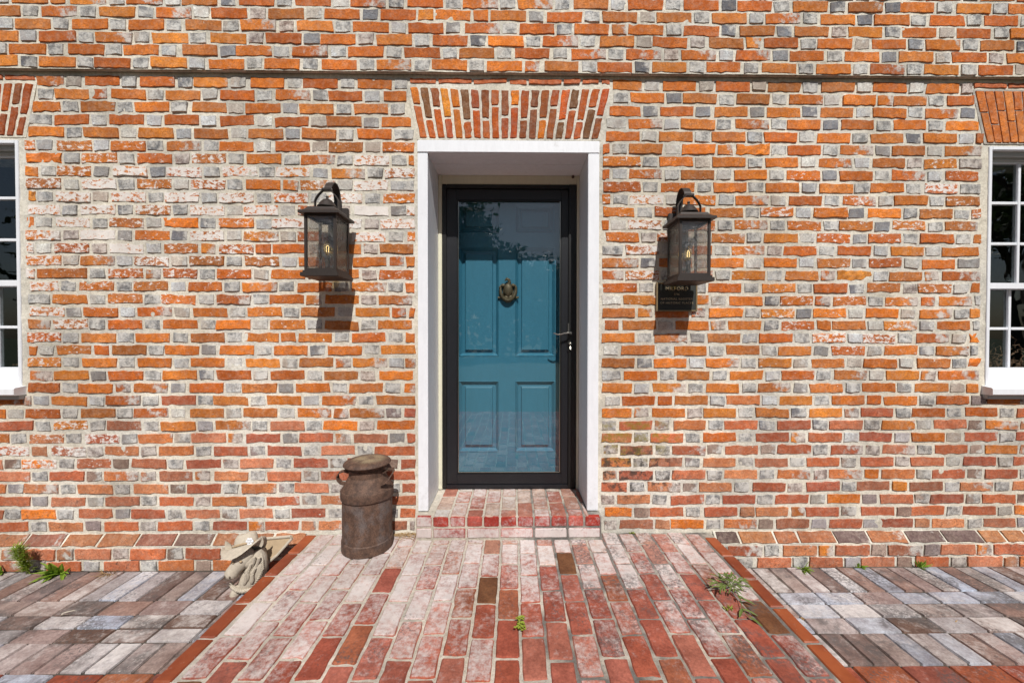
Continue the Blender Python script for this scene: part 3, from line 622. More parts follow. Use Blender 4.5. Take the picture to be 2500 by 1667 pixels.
# windows
def window(side, X0, X1, label):
    sgn = -1 if side < 0 else 1
    y = 0.0; fz0, fz1 = .905, 2.402
    fr = MB().box(X0, X0 + .021, -.006, .15, fz0, fz1, .002).box(X1 - .021, X1, -.006, .15, fz0, fz1, .002).box(X0 + .0215, X1 - .0215, -.006, .15, fz1 - .021, fz1, .002)
    w = fr.build('window', M['white'], house); w['label'] = label
    MB().box(X0 + .0215, X1 - .0215, .02, .15, fz1 - .047, fz1 - .0215, .001).box(X0 + .0215, X1 - .0215, .045, .15, fz1 - .062, fz1 - .0475, .001).build('head_moulding', M['grey_trim'], w)
    def sash(name, yy, z0, z1, bot, top, rows):
        xa, xb = X0 + .0215, X1 - .0215; st = .05
        s_ = MB().box(xa, xa + st, yy, yy + .035, z0, z1, .002).box(xb - st, xb, yy, yy + .035, z0, z1, .002).box(xa + st, xb - st, yy, yy + .035, z0, z0 + bot, .002).box(xa + st, xb - st, yy, yy + .035, z1 - top, z1, .002)
        so = s_.build(name, M['white'], w)
        gx0, gx1, gz0, gz1 = xa + st, xb - st, z0 + bot, z1 - top; mw = .018; cw = (gx1 - gx0 - 2 * mw) / 3; ch = (gz1 - gz0 - (rows - 1) * mw) / rows
        mu = MB()
        for c in (1, 2): mu.box(gx0 + c * cw + (c - 1) * mw, gx0 + c * (cw + mw), yy + .002, yy + .03, gz0, gz1, .002)
        for r in range(1, rows):
            for c in range(3): mu.box(gx0 + c * (cw + mw), gx0 + c * (cw + mw) + cw, yy + .002, yy + .03, gz0 + r * ch + (r - 1) * mw, gz0 + r * (ch + mw), .002)
        mu.build('muntin', M['white'], w)
        for r in range(rows):
            for c in range(3):
                x = gx0 + c * (cw + mw); z = gz0 + r * (ch + mw); MB().box(x + .0002, x + cw - .0002, yy + .014, yy + .018, z + .0002, z + ch - .0002).build('pane', M['pane'], w)
    sash('upper_sash', .062, 1.528, 2.340, .038, .014, 3); sash('lower_sash', .100, .915, 1.566, .105, .038, 2)
    sl = MB(); xa, xb = X0 - .022, X1 + .022
    pr = [(.12, .925), (.0, .915), (-.055, .908), (-.062, .902), (-.062, .868), (-.056, .862), (.12, .862)]
    sl.loft([[(xa, a, b) for a, b in pr], [(xb, a, b) for a, b in pr]]); sl.build('sill', M['white'], w)
    MB().box(xa + .004, xb - .004, -.035, .12, .835, .8615, .002).build('sub_sill', M['grey_trim'], w)
    return w
wl = window(-1, LW[0], LW[1], 'white sash window with curtain inside, beside the whitewashed bricks')
wr = window(1, RW[0], RW[1], 'white sash window with dried vines inside its lower panes')
def curtain(parent, x0, x1, y, z0, z1):
    m = MB(); n = 40; pts = [(x0 + (x1 - x0) * i / n, y + .018 * math.sin(i * 1.1) + .006 * math.sin(i * 2.7)) for i in range(n + 1)]
    pts = pts + [(a, b + .004) for a, b in reversed(pts)]
    m.loft([[(a, b, z0) for a, b in pts], [(a, b, z1) for a, b in pts]]); m.build('curtain', M['curtain'], parent, smooth=True)
curtain(wl, -3.20, -3.03, .24, .95, 2.38); curtain(wl, -3.76, -3.6, .24, .95, 2.38); curtain(wr, 3.6, 3.71, .26, .95, 2.38)
# dark rooms behind the openings
rm = MB()
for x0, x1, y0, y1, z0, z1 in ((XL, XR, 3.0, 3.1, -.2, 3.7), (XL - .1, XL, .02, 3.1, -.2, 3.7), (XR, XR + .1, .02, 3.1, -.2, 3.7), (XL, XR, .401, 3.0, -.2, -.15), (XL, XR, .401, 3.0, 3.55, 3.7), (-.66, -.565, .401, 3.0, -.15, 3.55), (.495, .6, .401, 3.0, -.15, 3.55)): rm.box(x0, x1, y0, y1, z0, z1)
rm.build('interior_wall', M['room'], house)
MB().box(-.5635, -.521, .40, .50, .15, 2.37).box(.4155, .4945, .40, .50, .15, 2.37).box(-.521, .4155, .40, .50, 2.301, 2.37).box(-.5635, .4945, .373, .50, .03, .1395).build('door_jamb', M['shade_cream'], house)

# ---------------------------------------------------------------- step, porch, pavement
flat = lambda z: ((0, 0, z), (1, 0, 0), (0, 1, 0), (0, 0, 1))
in_frame = lambda c: c.y > -1.12 and abs(c.x) < 3.3
step = MB().box(-.590, .526, -.076, .3725, -.02, .1365).build('brick_doorstep', M['pad_joint'], base=(-.033, -.08, 0)); tag(step, 'low brick doorstep with whitened red front under the white door frame', 'step')
bs = BrickSet(); RED = [(172, 62, 50), (164, 58, 46), (178, 76, 62), (186, 92, 80), (158, 56, 46)]
SF = ((0, -.0765, 0), (1, 0, 0), (0, 0, 1), (0, -1, 0)); pw = 1.117 / 11; x0 = -.5925
FK = .80
for i in range(11): bs.add(((x0 + i * pw + .005, .0765), (x0 + (i + 1) * pw - .006, .0765), (x0 + (i + 1) * pw - .006, .137), (x0 + i * pw + .005, .137)), SF, lin(random.choice(RED), .95), random.choice([.25, .35, .5, .62]), 0, nx=5, ny=3, depth=.02, proud=.004, drop=.001, jit=.001, inset=.005)
x = x0
for n_ in (1, 2, 2, 2, 2, 2):
    w = n_ * pw; bs.add(((x + .005, .008), (x + w - .006, .008), (x + w - .006, .066), (x + .005, .066)), SF, lin(random.choice(RED), .95), random.choice([.4, .55, .75, .85]), 0, nx=7, ny=3, depth=.02, proud=.004, drop=.001, jit=.001, inset=.005); x += w
TOPC = [(196, 132, 112), (206, 176, 158), (190, 120, 100), (204, 190, 176), (198, 150, 130), (184, 116, 98)]
for i in range(11):
    a, b = x0 + i * pw + .005, x0 + (i + 1) * pw - .006
    ys = [-.0775, .02, .215, .371] if i % 2 else [-.0775, .118, .31, .371]
    for q in range(len(ys) - 1):
        bb, aa = b, a
        if ys[q + 1] > .03 and (i == 0): continue
        if ys[q + 1] > .03 and i == 10: bb = .452
        if bb - aa < .02: continue
        bs.add(((aa, ys[q] + (.005 if q else 0)), (bb, ys[q] + (.005 if q else 0)), (bb, ys[q + 1] - .005), (aa, ys[q + 1] - .005)), flat(.1368), lin(random.choice(TOPC), .72), random.uniform(.2, .6), 0, nx=5, ny=6, depth=.02, proud=.003, drop=.001, jit=.0012, inset=.006)
bs.build(step, M['paver'], 300)

# raised porch
PADX = (-1.278, 1.228); PADY = -3.2
pad_solid = MB().box(PADX[0] + .004, PADX[1] - .004, PADY, -.001, -.26, -.012)
pad = rough_sheet('porch_paving', PADX[0] + .004, PADX[1] - .004, PADY, -.001, .0135, lambda a, b, d: (a, b, -.004 + d), M['pad_joint'], None, amp=.0011, extra=pad_solid, kind='structure')
bs = BrickSet(); PAD = [(180, 100, 80), (188, 112, 94), (172, 90, 70), (192, 118, 98), (176, 100, 82), (184, 98, 74), (178, 106, 76), (168, 94, 78)]
for c in range(-12, 11):
    xa = .0253 + .102 * c + .0044; xb = xa + .102 - .0088
    off = (-.747 if c % 2 else -.632); off += random.gauss(0, .006) - .003 * c * 0
    n0 = math.floor((0 - off) / .205) + 1
    for r in range(-14, n0 + 1):
        ya = off + .205 * r; yb = ya + .205 - .0085
        yb = min(yb, -.006 if not (-.60 < (xa + xb) / 2 < .53) else -.083); ya = max(ya, PADY)
        if yb - ya < .03: continue
        x, y = (xa + xb) / 2, (ya + yb) / 2
        back = max(0, min(1, (y + .78) / .5)); left = max(0, min(1, (.35 - x) / 1.1))
        p = .22 + .26 * back + .30 * left * max(0, min(1, (y + 1.2) / .5)) + random.uniform(-.24, .24)
        if random.random() < .09: p = .02
        cc = random.choice(PAD)
        if y > -.3: cc = tuple(int(v * .55 + w_ * .45) for v, w_ in zip(cc, (208, 180, 166)))
        if random.random() < .025: cc = (132, 88, 58); p = 0
        bs.add(((xa, ya), (xb, ya), (xb, yb), (xa, yb)), flat(-.004), lin(cc, random.uniform(.85, 1.08) * .80), max(0, min(.66, p)), .55 if x > .3 and random.random() < .75 else random.choice([0, 0, .3]), nx=5, ny=7, depth=.03, proud=.0055, drop=.002, jit=.0014, inset=.006, rough=.0005)
bs.build(pad, M['paver'], 300, in_frame)
bs = BrickSet()
for (xa, xb, ph) in ((PADX[0], PADX[0] + .066, 0), (PADX[1] - .070, PADX[1] - .004, .05)):
    y = -.02 - ph
    while y > PADY + .2:
        bs.add(((xa, y - .196), (xb, y - .196), (xb, y), (xa, y)), flat(-.002), lin(random.choice([(172, 88, 46), (164, 80, 40), (178, 92, 50), (156, 76, 42)]), .72), 0, 0, nx=4, ny=6, depth=.10, proud=.004, drop=.0005, jit=.0007, inset=.004, rough=.0003); y -= .207
bs.build(pad, M['glaze'], 300, in_frame, name='edging_brick')

# lower pavement, either side of the porch
pave = rough_sheet('pavement', XL, XR, -3.4, WTY + .0, .04, lambda a, b, d: (a, b, -.190 + d), M['sand'], None, amp=.0008, kind='structure', extra=MB().box(XL, XR, -3.4, -.03, -.242, -.196))
bs = BrickSet(); PV = [(190, 176, 172), (200, 202, 210), (172, 150, 144), (180, 160, 152), (190, 198, 214), (140, 118, 110), (184, 166, 158), (168, 138, 126), (196, 190, 190), (186, 190, 202)]
def pave_side(x0, x1, rows, seed_phase):
    for ri, (ya, yb, soldier) in enumerate(rows):
        pitch = .1035 if soldier else .207; x = x1 if seed_phase < 0 else x0
        while (x > x0 + .02) if seed_phase < 0 else (x < x1 - .02):
            a, b = (x - pitch, x) if seed_phase < 0 else (x, x + pitch); x = a if seed_phase < 0 else b
            a = max(a, x0); b = min(b, x1)
            if b - a < .02: continue
            cc = random.choice(PV); front = yb < -.77
            if front: cc = random.choice([(182, 104, 70), (176, 96, 64), (172, 90, 66), (190, 120, 84), (160, 92, 76)]) if random.random() < .8 else cc
            elif random.random() < .05: cc = (124, 98, 86)
            z = -.187 + random.gauss(0, .0011)
            bs.add(((a + .0034, ya + .0034), (b - .0034, ya + .0034), (b - .0034, yb - .0034), (a + .0034, yb - .0034)), flat(z), lin(cc, random.uniform(.88, 1.05) * .76), max(0, (random.uniform(.0, .25) if front else random.uniform(.05, .60))), random.choice([0, .3, .6, .8]), nx=4 if soldier else 6, ny=6 if soldier else 4, depth=.03, proud=.0055, drop=.003, jit=.0010, inset=.004, rough=.0007)
def rows_from(b):
    out = [(b[i + 1], b[i], i in (0, 4)) for i in range(5)]; y = b[5]
    while y > -2.9:
        for w, s_ in ((.1, False), (.1, False), (.1, False), (.205, True)): out.append((y - w, y, s_)); y -= w
    return out
pave_side(XL, PADX[0] - .004, rows_from([-.078, -.338, -.447, -.539, -.626, -.792]), -1)
pave_side(PADX[1] + .002, XR, rows_from([-.074, -.304, -.399, -.499, -.602, -.786]), 1)
bs.build(pave, M['paver'], 300, in_frame)

# ---------------------------------------------------------------- lanterns
def lantern(X0, dz, label):
    root = empty('wall_lantern', (X0, 0, 1.55 + dz)); tag(root, label, 'lantern', 'lanterns beside the door')
    hw = .0875; yf, yb = -.245, -.070; yc = (yf + yb) / 2; z0, z1 = 1.583 + dz, 1.893 + dz; B = M['bronze']
    MB().box(X0 - .062, X0 + .062, -.022, -.004, 1.738 + dz, 1.996 + dz, .004).build('back_plate', B, root)
    MB().box(X0 - .03, X0 + .03, -.072, -.0225, 1.80 + dz, 1.86 + dz, .003).build('bracket', B, root)
    for sx in (-1, 1):
        for yy in (yf, yb - .014): xx = X0 + sx * hw - (.014 if sx > 0 else 0); MB().box(xx, xx + .014, yy, yy + .014, z0, z1, .001).build('post', B, root)
    for za, zb_ in ((z0, z0 + .012), (z1 - .012, z1)):
        MB().box(X0 - hw + .0142, X0 + hw - .0142, yf + .001, yf + .012, za, zb_).build('rail', B, root); MB().box(X0 - hw + .0142, X0 + hw - .0142, yb - .012, yb - .001, za, zb_).build('rail', B, root)
        for sx in (-1, 1): xx = X0 + sx * hw - (.012 if sx > 0 else -.001); MB().box(xx, xx + .011, yf + .0142, yb - .0142, za, zb_).build('rail', B, root)
    ga, gb = z0 + .0122, z1 - .0122
    MB().box(X0 - hw + .0142, X0 + hw - .0142, yf + .004, yf + .007, ga, gb).build('glass_pane', M['lantern_glass'], root)
    MB().box(X0 - hw + .004, X0 - hw + .007, yf + .0142, yb - .0142, ga, gb).build('glass_pane', M['lantern_glass'], root)
    MB().box(X0 + hw - .007, X0 + hw - .004, yf + .0142, yb - .0142, ga, gb).build('glass_pane', M['lantern_glass'], root)
    MB().box(X0 - hw + .0142, X0 + hw - .0142, yb - .006, yb - .003, ga, gb).build('glass_pane', M['lantern_glass'], root)
    MB().box(X0 - .104, X0 + .104, yf - .015, yb + .015, z0 - .034, z0 - .012, .002).box(X0 - .094, X0 + .094, yf - .006, yb + .006, z0 - .0118, z0 - .0002, .001).build('tray', B, root)
    rf = MB(); secs = []
    for hw_, z in ((.108, .0002), (.110, .001), (.110, .014), (.107, .016), (.092, .022), (.082, .031), (.076, .042), (.072, .045)):
        secs.append([(X0 - hw_, yc - hw_, z1 + z), (X0 + hw_, yc - hw_, z1 + z), (X0 + hw_, yc + hw_, z1 + z), (X0 - hw_, yc + hw_, z1 + z)])
    rf.loft(secs).build('roof', B, root)
    MB().lathe([(.034, .0), (.034, .012), (.053, .017), (.053, .021), (.045, .030), (.036, .045), (.024, .058), (.012, .064), (.007, .067), (.006, .071), (.009, .075), (.008, .081), (.001, .084)], (X0, yc, z1 + .045), 24).build('vent_cap', B, root, smooth=True)
    zt = z1 + .045
    pts = [(-.066, 0), (-.066, .052), (-.06, .068), (-.046, .088), (-.026, .108), (-.012, .116), (.012, .116), (.026, .108), (.046, .088), (.06, .068), (.066, .052), (.066, 0)]
    MB().strap([(X0 + a, yc - .006, zt + b - .001) for a, b in pts], (0, 1, 0), .020, .004).build('bail', B, root)
    ap = [(-.0245, 1.90), (-.0245, 1.98), (-.026, 2.04), (-.034, 2.075), (-.050, 2.102), (-.074, 2.118), (-.100, 2.118), (-.124, 2.104), (-.142, 2.082), (-.152, 2.060), (yc, 2.055)]
    MB().strap([(X0, a, b + dz) for a, b in ap], (1, 0, 0), .042, .0045).build('arm', B, root)
    MB().box(X0 - .026, X0 + .026, yc - .018, yc + .016, zt + .1105, zt + .124, .002).build('clip', B, root)
    MB().lathe([(.05, 0), (.052, .006), (.03, .008), (.013, .012), (.013, .075), (.016, .078), (.016, .095), (.012, .097)], (X0, yc, z0 + .0002), 20).build('candle_socket', M['candle'], root, smooth=True)
    bz = z0 + .0975
    bulb = MB().lathe([(.011, 0), (.012, .012), (.016, .024), (.022, .040), (.0225, .048), (.019, .062), (.010, .078), (.003, .086), (.0005, .088)], (X0, yc, bz), 20).build('bulb', M['bulb_glass'], root, smooth=True)
    MB().tube([(X0 - .006, yc, bz + .02), (X0 - .006, yc - .002, bz + .052), (X0, yc, bz + .058), (X0 + .006, yc + .002, bz + .052), (X0 + .006, yc, bz + .02)], .0016, 6).build('filament', M['filament'], bulb)
    return root
lantern(-1.072, 0.0, 'dark bronze wall lantern above the rusty milk can')
lantern(1.006, -.021, 'dark bronze wall lantern just above the lettered plaque')

# ---------------------------------------------------------------- plaque
pq = empty('wall_plaque', (.999, 0, 1.376)); tag(pq, 'bronze plaque with raised lettering on the bricks under a lantern', 'plaque')
px0, px1, pz0, pz1 = .872, 1.126, 1.374, 1.552
MB().box(px0 + .0095, px1 - .0095, -.016, -.002, pz0 + .0095, pz1 - .0095).build('plate', M['plaque'], pq)
rim = MB().box(px0, px0 + .009, -.021, -.002, pz0, pz1, .002).box(px1 - .009, px1, -.021, -.002, pz0, pz1, .002).box(px0 + .009, px1 - .009, -.021, -.002, pz0, pz0 + .009, .002).box(px0 + .009, px1 - .009, -.021, -.002, pz1 - .009, pz1, .002)
rim.build('rim', M['plaque_rim'], pq)
def lettering(text, size, z, width):
    cu = bpy.data.curves.new('lettering', 'FONT'); cu.body = text; cu.size = size; cu.extrude = .0012; cu.align_x = 'CENTER'; cu.space_character = 1.12
    to = bpy.data.objects.new('lettering_tmp', cu); col.objects.link(to); bpy.context.view_layer.update()
    me = bpy.data.meshes.new_from_object(to.evaluated_get(bpy.context.evaluated_depsgraph_get())); bpy.data.objects.remove(to); bpy.data.curves.remove(cu)
    xs = [v.co.x for v in me.vertices]; k = width / (max(xs) - min(xs)); cx = (max(xs) + min(xs)) / 2
    for v in me.vertices: x, y, d = v.co; v.co = (0.999 - WL[pq].x + (x - cx) * k, -.0168 - d, z - WL[pq].z + y)
    me.materials.clear(); me.materials.append(M['plaque_letter']); o = link('lettering', me, pq); o['label'] = 'raised words ' + text
lettering('MILFORD', .032, 1.503, .138); lettering('1746', .018, 1.474, .032); lettering('NATIONAL REGISTER', .0178, 1.445, .196); lettering('OF HISTORIC PLACES', .0178, 1.421, .202)

# ---------------------------------------------------------------- milk can
CX, CY = -.852, -.150
can = empty('milk_can', (CX, CY, .002)); tag(can, 'rusty old milk can with mushroom lid standing on the brick porch', 'milk can')
MB().lathe([(.138, 0), (.1415, .004), (.1415, .058), (.1395, .061), (.1370, .063), (.1365, .10), (.137, .20), (.1365, .298), (.1355, .302)], (CX, CY, .002), 56, True, False).build('body', M['rust'], can, smooth=True, auto=25)
MB().lathe([(.1368, .297), (.1440, .298), (.1450, .301), (.1450, .340), (.1435, .344), (.1385, .347), (.1120, .398), (.1030, .413), (.1005, .418), (.1005, .458), (.094, .460)], (CX, CY, .002), 56, False, True).build('shoulder', M['rust'], can, smooth=True, auto=25)
tl = Matrix.Rotation(R(-1), 3, 'Y')
MB().lathe([(.085, -.024), (.098, -.022), (.098, .012), (.124, .006), (.1300, .006), (.1315, .009), (.1300, .014), (.122, .022), (.110, .027), (.100, .0285), (.085, .031), (.06, .034), (.03, .0355), (.001, .036)], (CX, CY, .479), 56, tilt=tl).build('lid', M['rust'], can, smooth=True, auto=35)
for sx in (-1, 1):
    hp = [(CX + sx * .099, CY - .012, .438), (CX + sx * .125, CY - .016, .447), (CX + sx * .150, CY - .02, .440), (CX + sx * .163, CY - .022, .420), (CX + sx * .160, CY - .022, .398), (CX + sx * .142, CY - .02, .378), (CX + sx * .124, CY - .02, .374)]
    if sx > 0: hp = [(CX + .100, CY - .02, .44), (CX + .128, CY - .02, .455), (CX + .158, CY - .03, .462), (CX + .166, CY - .045, .452), (CX + .150, CY - .065, .425), (CX + .128, CY - .07, .400), (CX + .105, CY - .075, .388)]
    MB().strap(hp, (0, 1, .15), .030, .006).build('handle', M['rust'], can, smooth=True)

# ---------------------------------------------------------------- cast stone horse
HX, HY = -1.475, -.27
horse = empty('horse_statue', (HX, HY, -.18)); tag(horse, 'cast stone horse head wearing a brimmed hat, leaning beside the porch edge', 'statue')
def ring(c, a, b, ra, rb, n=14): c = Vector(c); a = Vector(a).normalized(); b = Vector(b).normalized(); return [c + a * ra * math.cos(2 * math.pi * i / n) + b * rb * math.sin(2 * math.pi * i / n) for i in range(n)]
def sweep(pts, n=14):
    """pts: (centre, radius across, radius along view)"""
    secs = []
    for i, (c, ra, rb) in enumerate(pts):
        d = (Vector(pts[min(i + 1, len(pts) - 1)][0]) - Vector(pts[max(i - 1, 0)][0])).normalized(); a = d.cross(Vector((0, 1, 0)));
        if a.length < .01: a = Vector((1, 0, 0))
        a.normalize(); b = d.cross(a).normalized(); secs.append(ring(c, a, b, ra, rb, n))
    return secs
hd = MB().loft(sweep([((-1.452, -.26, .052), .020, .020), ((-1.462, -.268, .040), .044, .040), ((-1.474, -.280, .018), .052, .046), ((-1.488, -.294, -.008), .045, .040), ((-1.503, -.303, -.030), .035, .033), ((-1.515, -.308, -.048), .036, .034), ((-1.522, -.311, -.062), .037, .034), ((-1.527, -.312, -.073), .029, .028), ((-1.530, -.312, -.081), .013, .014), ((-1.531, -.312, -.083), .002, .003)]))
hd.ell((-1.452, -.280, -.006), (.034, .034, .038))
head = hd.build('head', M['stone'], horse, smooth=True, auto=60)
MB().ell((-1.500, -.330, .012), (.008, .006, .006)).build('eye', M['stone_tan'], head, smooth=True); MB().ell((-1.462, -.328, .016), (.008, .006, .006)).build('eye', M['stone_tan'], head, smooth=True)
MB().ell((-1.510, -.343, -.060), (.005, .004, .006)).build('nostril', M['bark'], head, smooth=True); MB().ell((-1.538, -.341, -.058), (.004, .004, .006)).build('nostril', M['bark'], head, smooth=True)
MB().tube([(-1.547, -.337, -.072), (-1.530, -.343, -.075), (-1.510, -.340, -.074), (-1.494, -.330, -.066)], .0018, 6).build('mouth', M['bark'], head)
MB().loft(sweep([((-1.440, -.235, .03), .036, .04), ((-1.432, -.236, -.01), .046, .048), ((-1.432, -.240, -.05), .056, .052), ((-1.445, -.246, -.09), .064, .055), ((-1.462, -.25, -.125), .058, .054), ((-1.478, -.254, -.150), .045, .046), ((-1.492, -.256, -.182), .036, .040)])).build('neck', M['stone'], horse, smooth=True, auto=60)
mn = MB()
for k, (mx, my, mz, n_) in enumerate(((-1.415, -.290, .020, 10), (-1.398, -.278, .010, 11), (-1.428, -.300, -.010, 9), (-1.410, -.296, -.040, 8), (-1.440, -.304, -.040, 8), (-1.390, -.270, -.030, 8))):
    mn.tube([(mx + .004 * math.sin(i * .9 + k) - .003 * i, my - .002 * math.cos(i * .8 + k), mz - .0125 * i) for i in range(n_)], [.008] + [.0105] * (n_ - 2) + [.003], 8)
mn.build('mane', M['stone'], horse, smooth=True)
# hat: drooping brim, creased crown
ht = MB(); N_ = 28; tilt = Matrix.Rotation(R(-16), 3, 'Y') @ Matrix.Rotation(R(-24), 3, 'X'); hc = Vector((-1.488, -.262, .054)); rings_ = []
for r_, zz, am in ((.052, .016, 0), (.072, .006, .008), (.094, .000, .024), (.108, .004, .036), (.110, -.005, .036), (.092, -.010, .022), (.05, -.004, 0)):
    sec = []
    for i in range(N_):
        a = 2 * math.pi * i / N_; rx = r_ * 1.05; ry = r_ * .80
        sec.append(hc + tilt @ Vector((rx * math.cos(a), ry * math.sin(a), zz + am * math.cos(2 * a) - am * .2)))
    rings_.append(sec)
ht.loft(rings_, cap=True)
hat = ht.build('hat', M['stone'], horse, smooth=True, auto=70)
cr = []
for r_, zz in ((.058, .008), (.057, .03), (.053, .052), (.044, .068), (.024, .074), (.004, .068)):
    cr.append([hc + tilt @ Vector((r_ * 1.05 * math.cos(2 * math.pi * i / N_) + .012, r_ * .85 * math.sin(2 * math.pi * i / N_), zz + (.004 * math.cos(4 * math.pi * i / N_)))) for i in range(N_)])
MB().loft(cr).build('crown', M['stone'], hat, smooth=True, auto=70)
band = [hc + tilt @ Vector((.064 * math.cos(2 * math.pi * i / 28) + .012, .053 * math.sin(2 * math.pi * i / 28), .016)) for i in range(29)]
MB().tube(band, .006, 8).build('hat_band', M['stone_tan'], hat, smooth=True)
fl = MB(); fc = Vector((-1.436, -.292, .106))
for k in range(6): a = k * math.pi / 3; fl.ell(fc + Vector((.013 * math.cos(a), -.002, .013 * math.sin(a))), (.009, .006, .009), 8, 6)
fl.ell(fc + Vector((0, -.006, 0)), (.007, .006, .007), 8, 6).build('flower', M['white'], hat, smooth=True)
for cx, cz, rx in ((-1.404, .092, 16), (-1.560, .066, -24)):
    em = MB(); rot = Matrix.Rotation(R(rx), 3, 'Y'); secs = []
    for s_, w_, dd in ((0, .014, .012), (.016, .020, .014), (.034, .018, .012), (.050, .010, .008), (.062, .002, .002)):
        secs.append([Vector((cx, -.268, cz - .028)) + rot @ Vector((w_ * math.cos(2 * math.pi * i / 12), dd * math.sin(2 * math.pi * i / 12) * (1 if math.sin(2 * math.pi * i / 12) > 0 else -.2), s_)) for i in range(12)])
    em.loft(secs).build('ear', M['stone'], horse, smooth=True, auto=70)
def rope(path, r=.011, turns=26):
    m = MB(); n = len(path)
    for ph in (0, 2.094, 4.189):
        pts = []
        for i in range(turns * 4):
            t_ = i / (turns * 4 - 1) * (n - 1); k = min(int(t_), n - 2); p = Vector(path[k]).lerp(Vector(path[k + 1]), t_ - k); d = (Vector(path[k + 1]) - Vector(path[k])).normalized()
            a = d.cross(Vector((0, 1, .2))).normalized(); b = d.cross(a); an = ph + i * 1.1; pts.append(p + (a * math.cos(an) + b * math.sin(an)) * r * .55)
        m.tube(pts, r * .6, 6)
    return m
rope([(-1.545, -.285, -.126), (-1.525, -.300, -.140), (-1.500, -.308, -.150), (-1.470, -.306, -.158), (-1.435, -.29, -.160), (-1.41, -.27, -.155)], .010, 8).build('rope', M['stone'], horse, smooth=True)
rope([(-1.405, -.250, .012), (-1.392, -.262, -.02), (-1.386, -.27, -.06), (-1.40, -.275, -.10), (-1.43, -.285, -.14)], .010, 8).build('rope', M['stone'], horse, smooth=True)
MB().loft([ring((-1.520, -.292, -.184), (1, 0, 0), (0, 1, 0), .024, .026), ring((-1.516, -.290, -.165), (1, 0, 0), (0, 1, 0), .022, .024), ring((-1.505, -.28, -.14), (1, 0, 0), (0, 1, 0), .020, .022)]).build('foot', M['stone'], horse, smooth=True)
# tray the horse holds: flat board with a raised rim
pf = [(-1.50, .040), (-1.30, .055), (-1.292, .046), (-1.36, -.035), (-1.405, -.072), (-1.425, -.085), (-1.50, -.088)]
def plate_pt(a, b, d): return (a, -.150 + .30 * (b + .02) - d, b)
pl = MB(); pl.loft([[plate_pt(a, b, 0) for a, b in pf], [plate_pt(a, b, .012) for a, b in pf]])
tray = pl.build('tray', M['stone_tan'], horse)
MB().tube([plate_pt(a, b, .013) for a, b in pf + [pf[0]]], .008, 8).build('tray_rim', M['stone'], tray, smooth=True)

# ---------------------------------------------------------------- weeds and litter
def blade(m, base, d, L, w, droop=.5, up=Vector((0, 0, 1)), n=5, th=.0006):
    d = Vector(d).normalized(); side = d.cross(up)
    if side.length < .01: side = Vector((1, 0, 0))
    side.normalize(); p = Vector(base); L_ = []; prev = p.copy(); dirv = d.copy(); secs = []
    for i in range(n + 1):
        t_ = i / n; ww = w * (math.sin(math.pi * min(.97, .12 + .88 * t_)) ** .7) / 2
        nn = side.cross(dirv).normalized(); secs.append([prev + side * ww + nn * th, prev + nn * (-ww * .35), prev - side * ww + nn * th])
        dirv = (dirv - up * droop / n).normalized(); prev = prev + dirv * L / n
    k = len(m.v); vs = [q for s_ in secs for q in s_]; fs = []
    for i in range(n):
        fs += [(i * 3, i * 3 + 1, (i + 1) * 3 + 1, (i + 1) * 3), (i * 3 + 1, i * 3 + 2, (i + 1) * 3 + 2, (i + 1) * 3 + 1)]
    m.add(vs, fs)
def weed(name, label, loc, n, L, w, spread, mat, droop=.7, flatk=1.0, cat='weed'):
    m = MB()
    for i in range(n):
        a = random.uniform(0, 2 * math.pi); el = random.uniform(.15, 1.0) * flatk; d = Vector((math.cos(a), math.sin(a), math.tan(el * 1.2)))
        if d.y > .4 and loc[1] > -.15: d.y *= -.5
        blade(m, Vector(loc) + Vector((random.gauss(0, spread), -abs(random.gauss(0, spread * .5)), 0)), d, L * random.uniform(.55, 1.1), w * random.uniform(.7, 1.2), droop * random.uniform(.4, 1.4))
    o = m.build(name, mat, base=loc, smooth=True); tag(o, label, cat); return o
gz = -.182
# feathery upright weed
m = MB(); fx, fy = -2.855, -.10
for s_ in range(9):
    bx = fx + random.gauss(0, .011); lean = random.gauss(0, .08); hh = random.uniform(.16, .215)
    m.tube([(bx + lean * q * .2 * hh, fy - .01 * q, gz + hh * q / 5) for q in range(6)], .0014, 5)
    for q in range(70):
        t_ = .12 + .88 * q / 70; a = random.uniform(0, 6.28); blade(m, (bx + lean * t_ * hh, fy - .05 * t_, gz + hh * t_), (math.cos(a), math.sin(a) - .3, random.uniform(.3, 1.2)), random.uniform(.02, .042), .0034, .4, n=3)
fern = m.build('feathery_weed', M['fern'], base=(fx, fy, gz), smooth=True); tag(fern, 'tall feathery green weed at the foot of the wall', 'weed')
weed('leafy_weed', 'bright green broad leaved weed next to the feathery one', (-2.685, -.095, gz), 44, .105, .019, .016, M['leaf'], .6)
weed('leafy_weed', 'green weed at the wall under the curtained window', (-3.03, -.09, gz), 16, .07, .012, .014, M['leaf'], .6)
weed('dry_grass_tuft', 'dry brown grass tuft at the wall beside the feathery weed', (-2.385, -.10, gz), 40, .06, .003, .018, M['straw'], .9)
weed('grass_weed', 'grassy green weed at the wall, closest to the porch edge', (1.735, -.095, gz), 30, .065, .007, .014, M['leaf'], .7)
weed('small_weed', 'tiny green sprout between two weeds at the wall foot', (2.105, -.075, gz), 12, .04, .010, .008, M['leaf'], .4)
weed('small_weed', 'small upright green sprout at the wall foot, far from the porch', (2.475, -.078, gz), 16, .055, .011, .008, M['leaf'], .3)
weed('tiny_sprout', 'tiny sprout where the porch meets the wall near the door frame', (.728, -.012, .0), 9, .022, .007, .006, M['leaf_y'], .4)
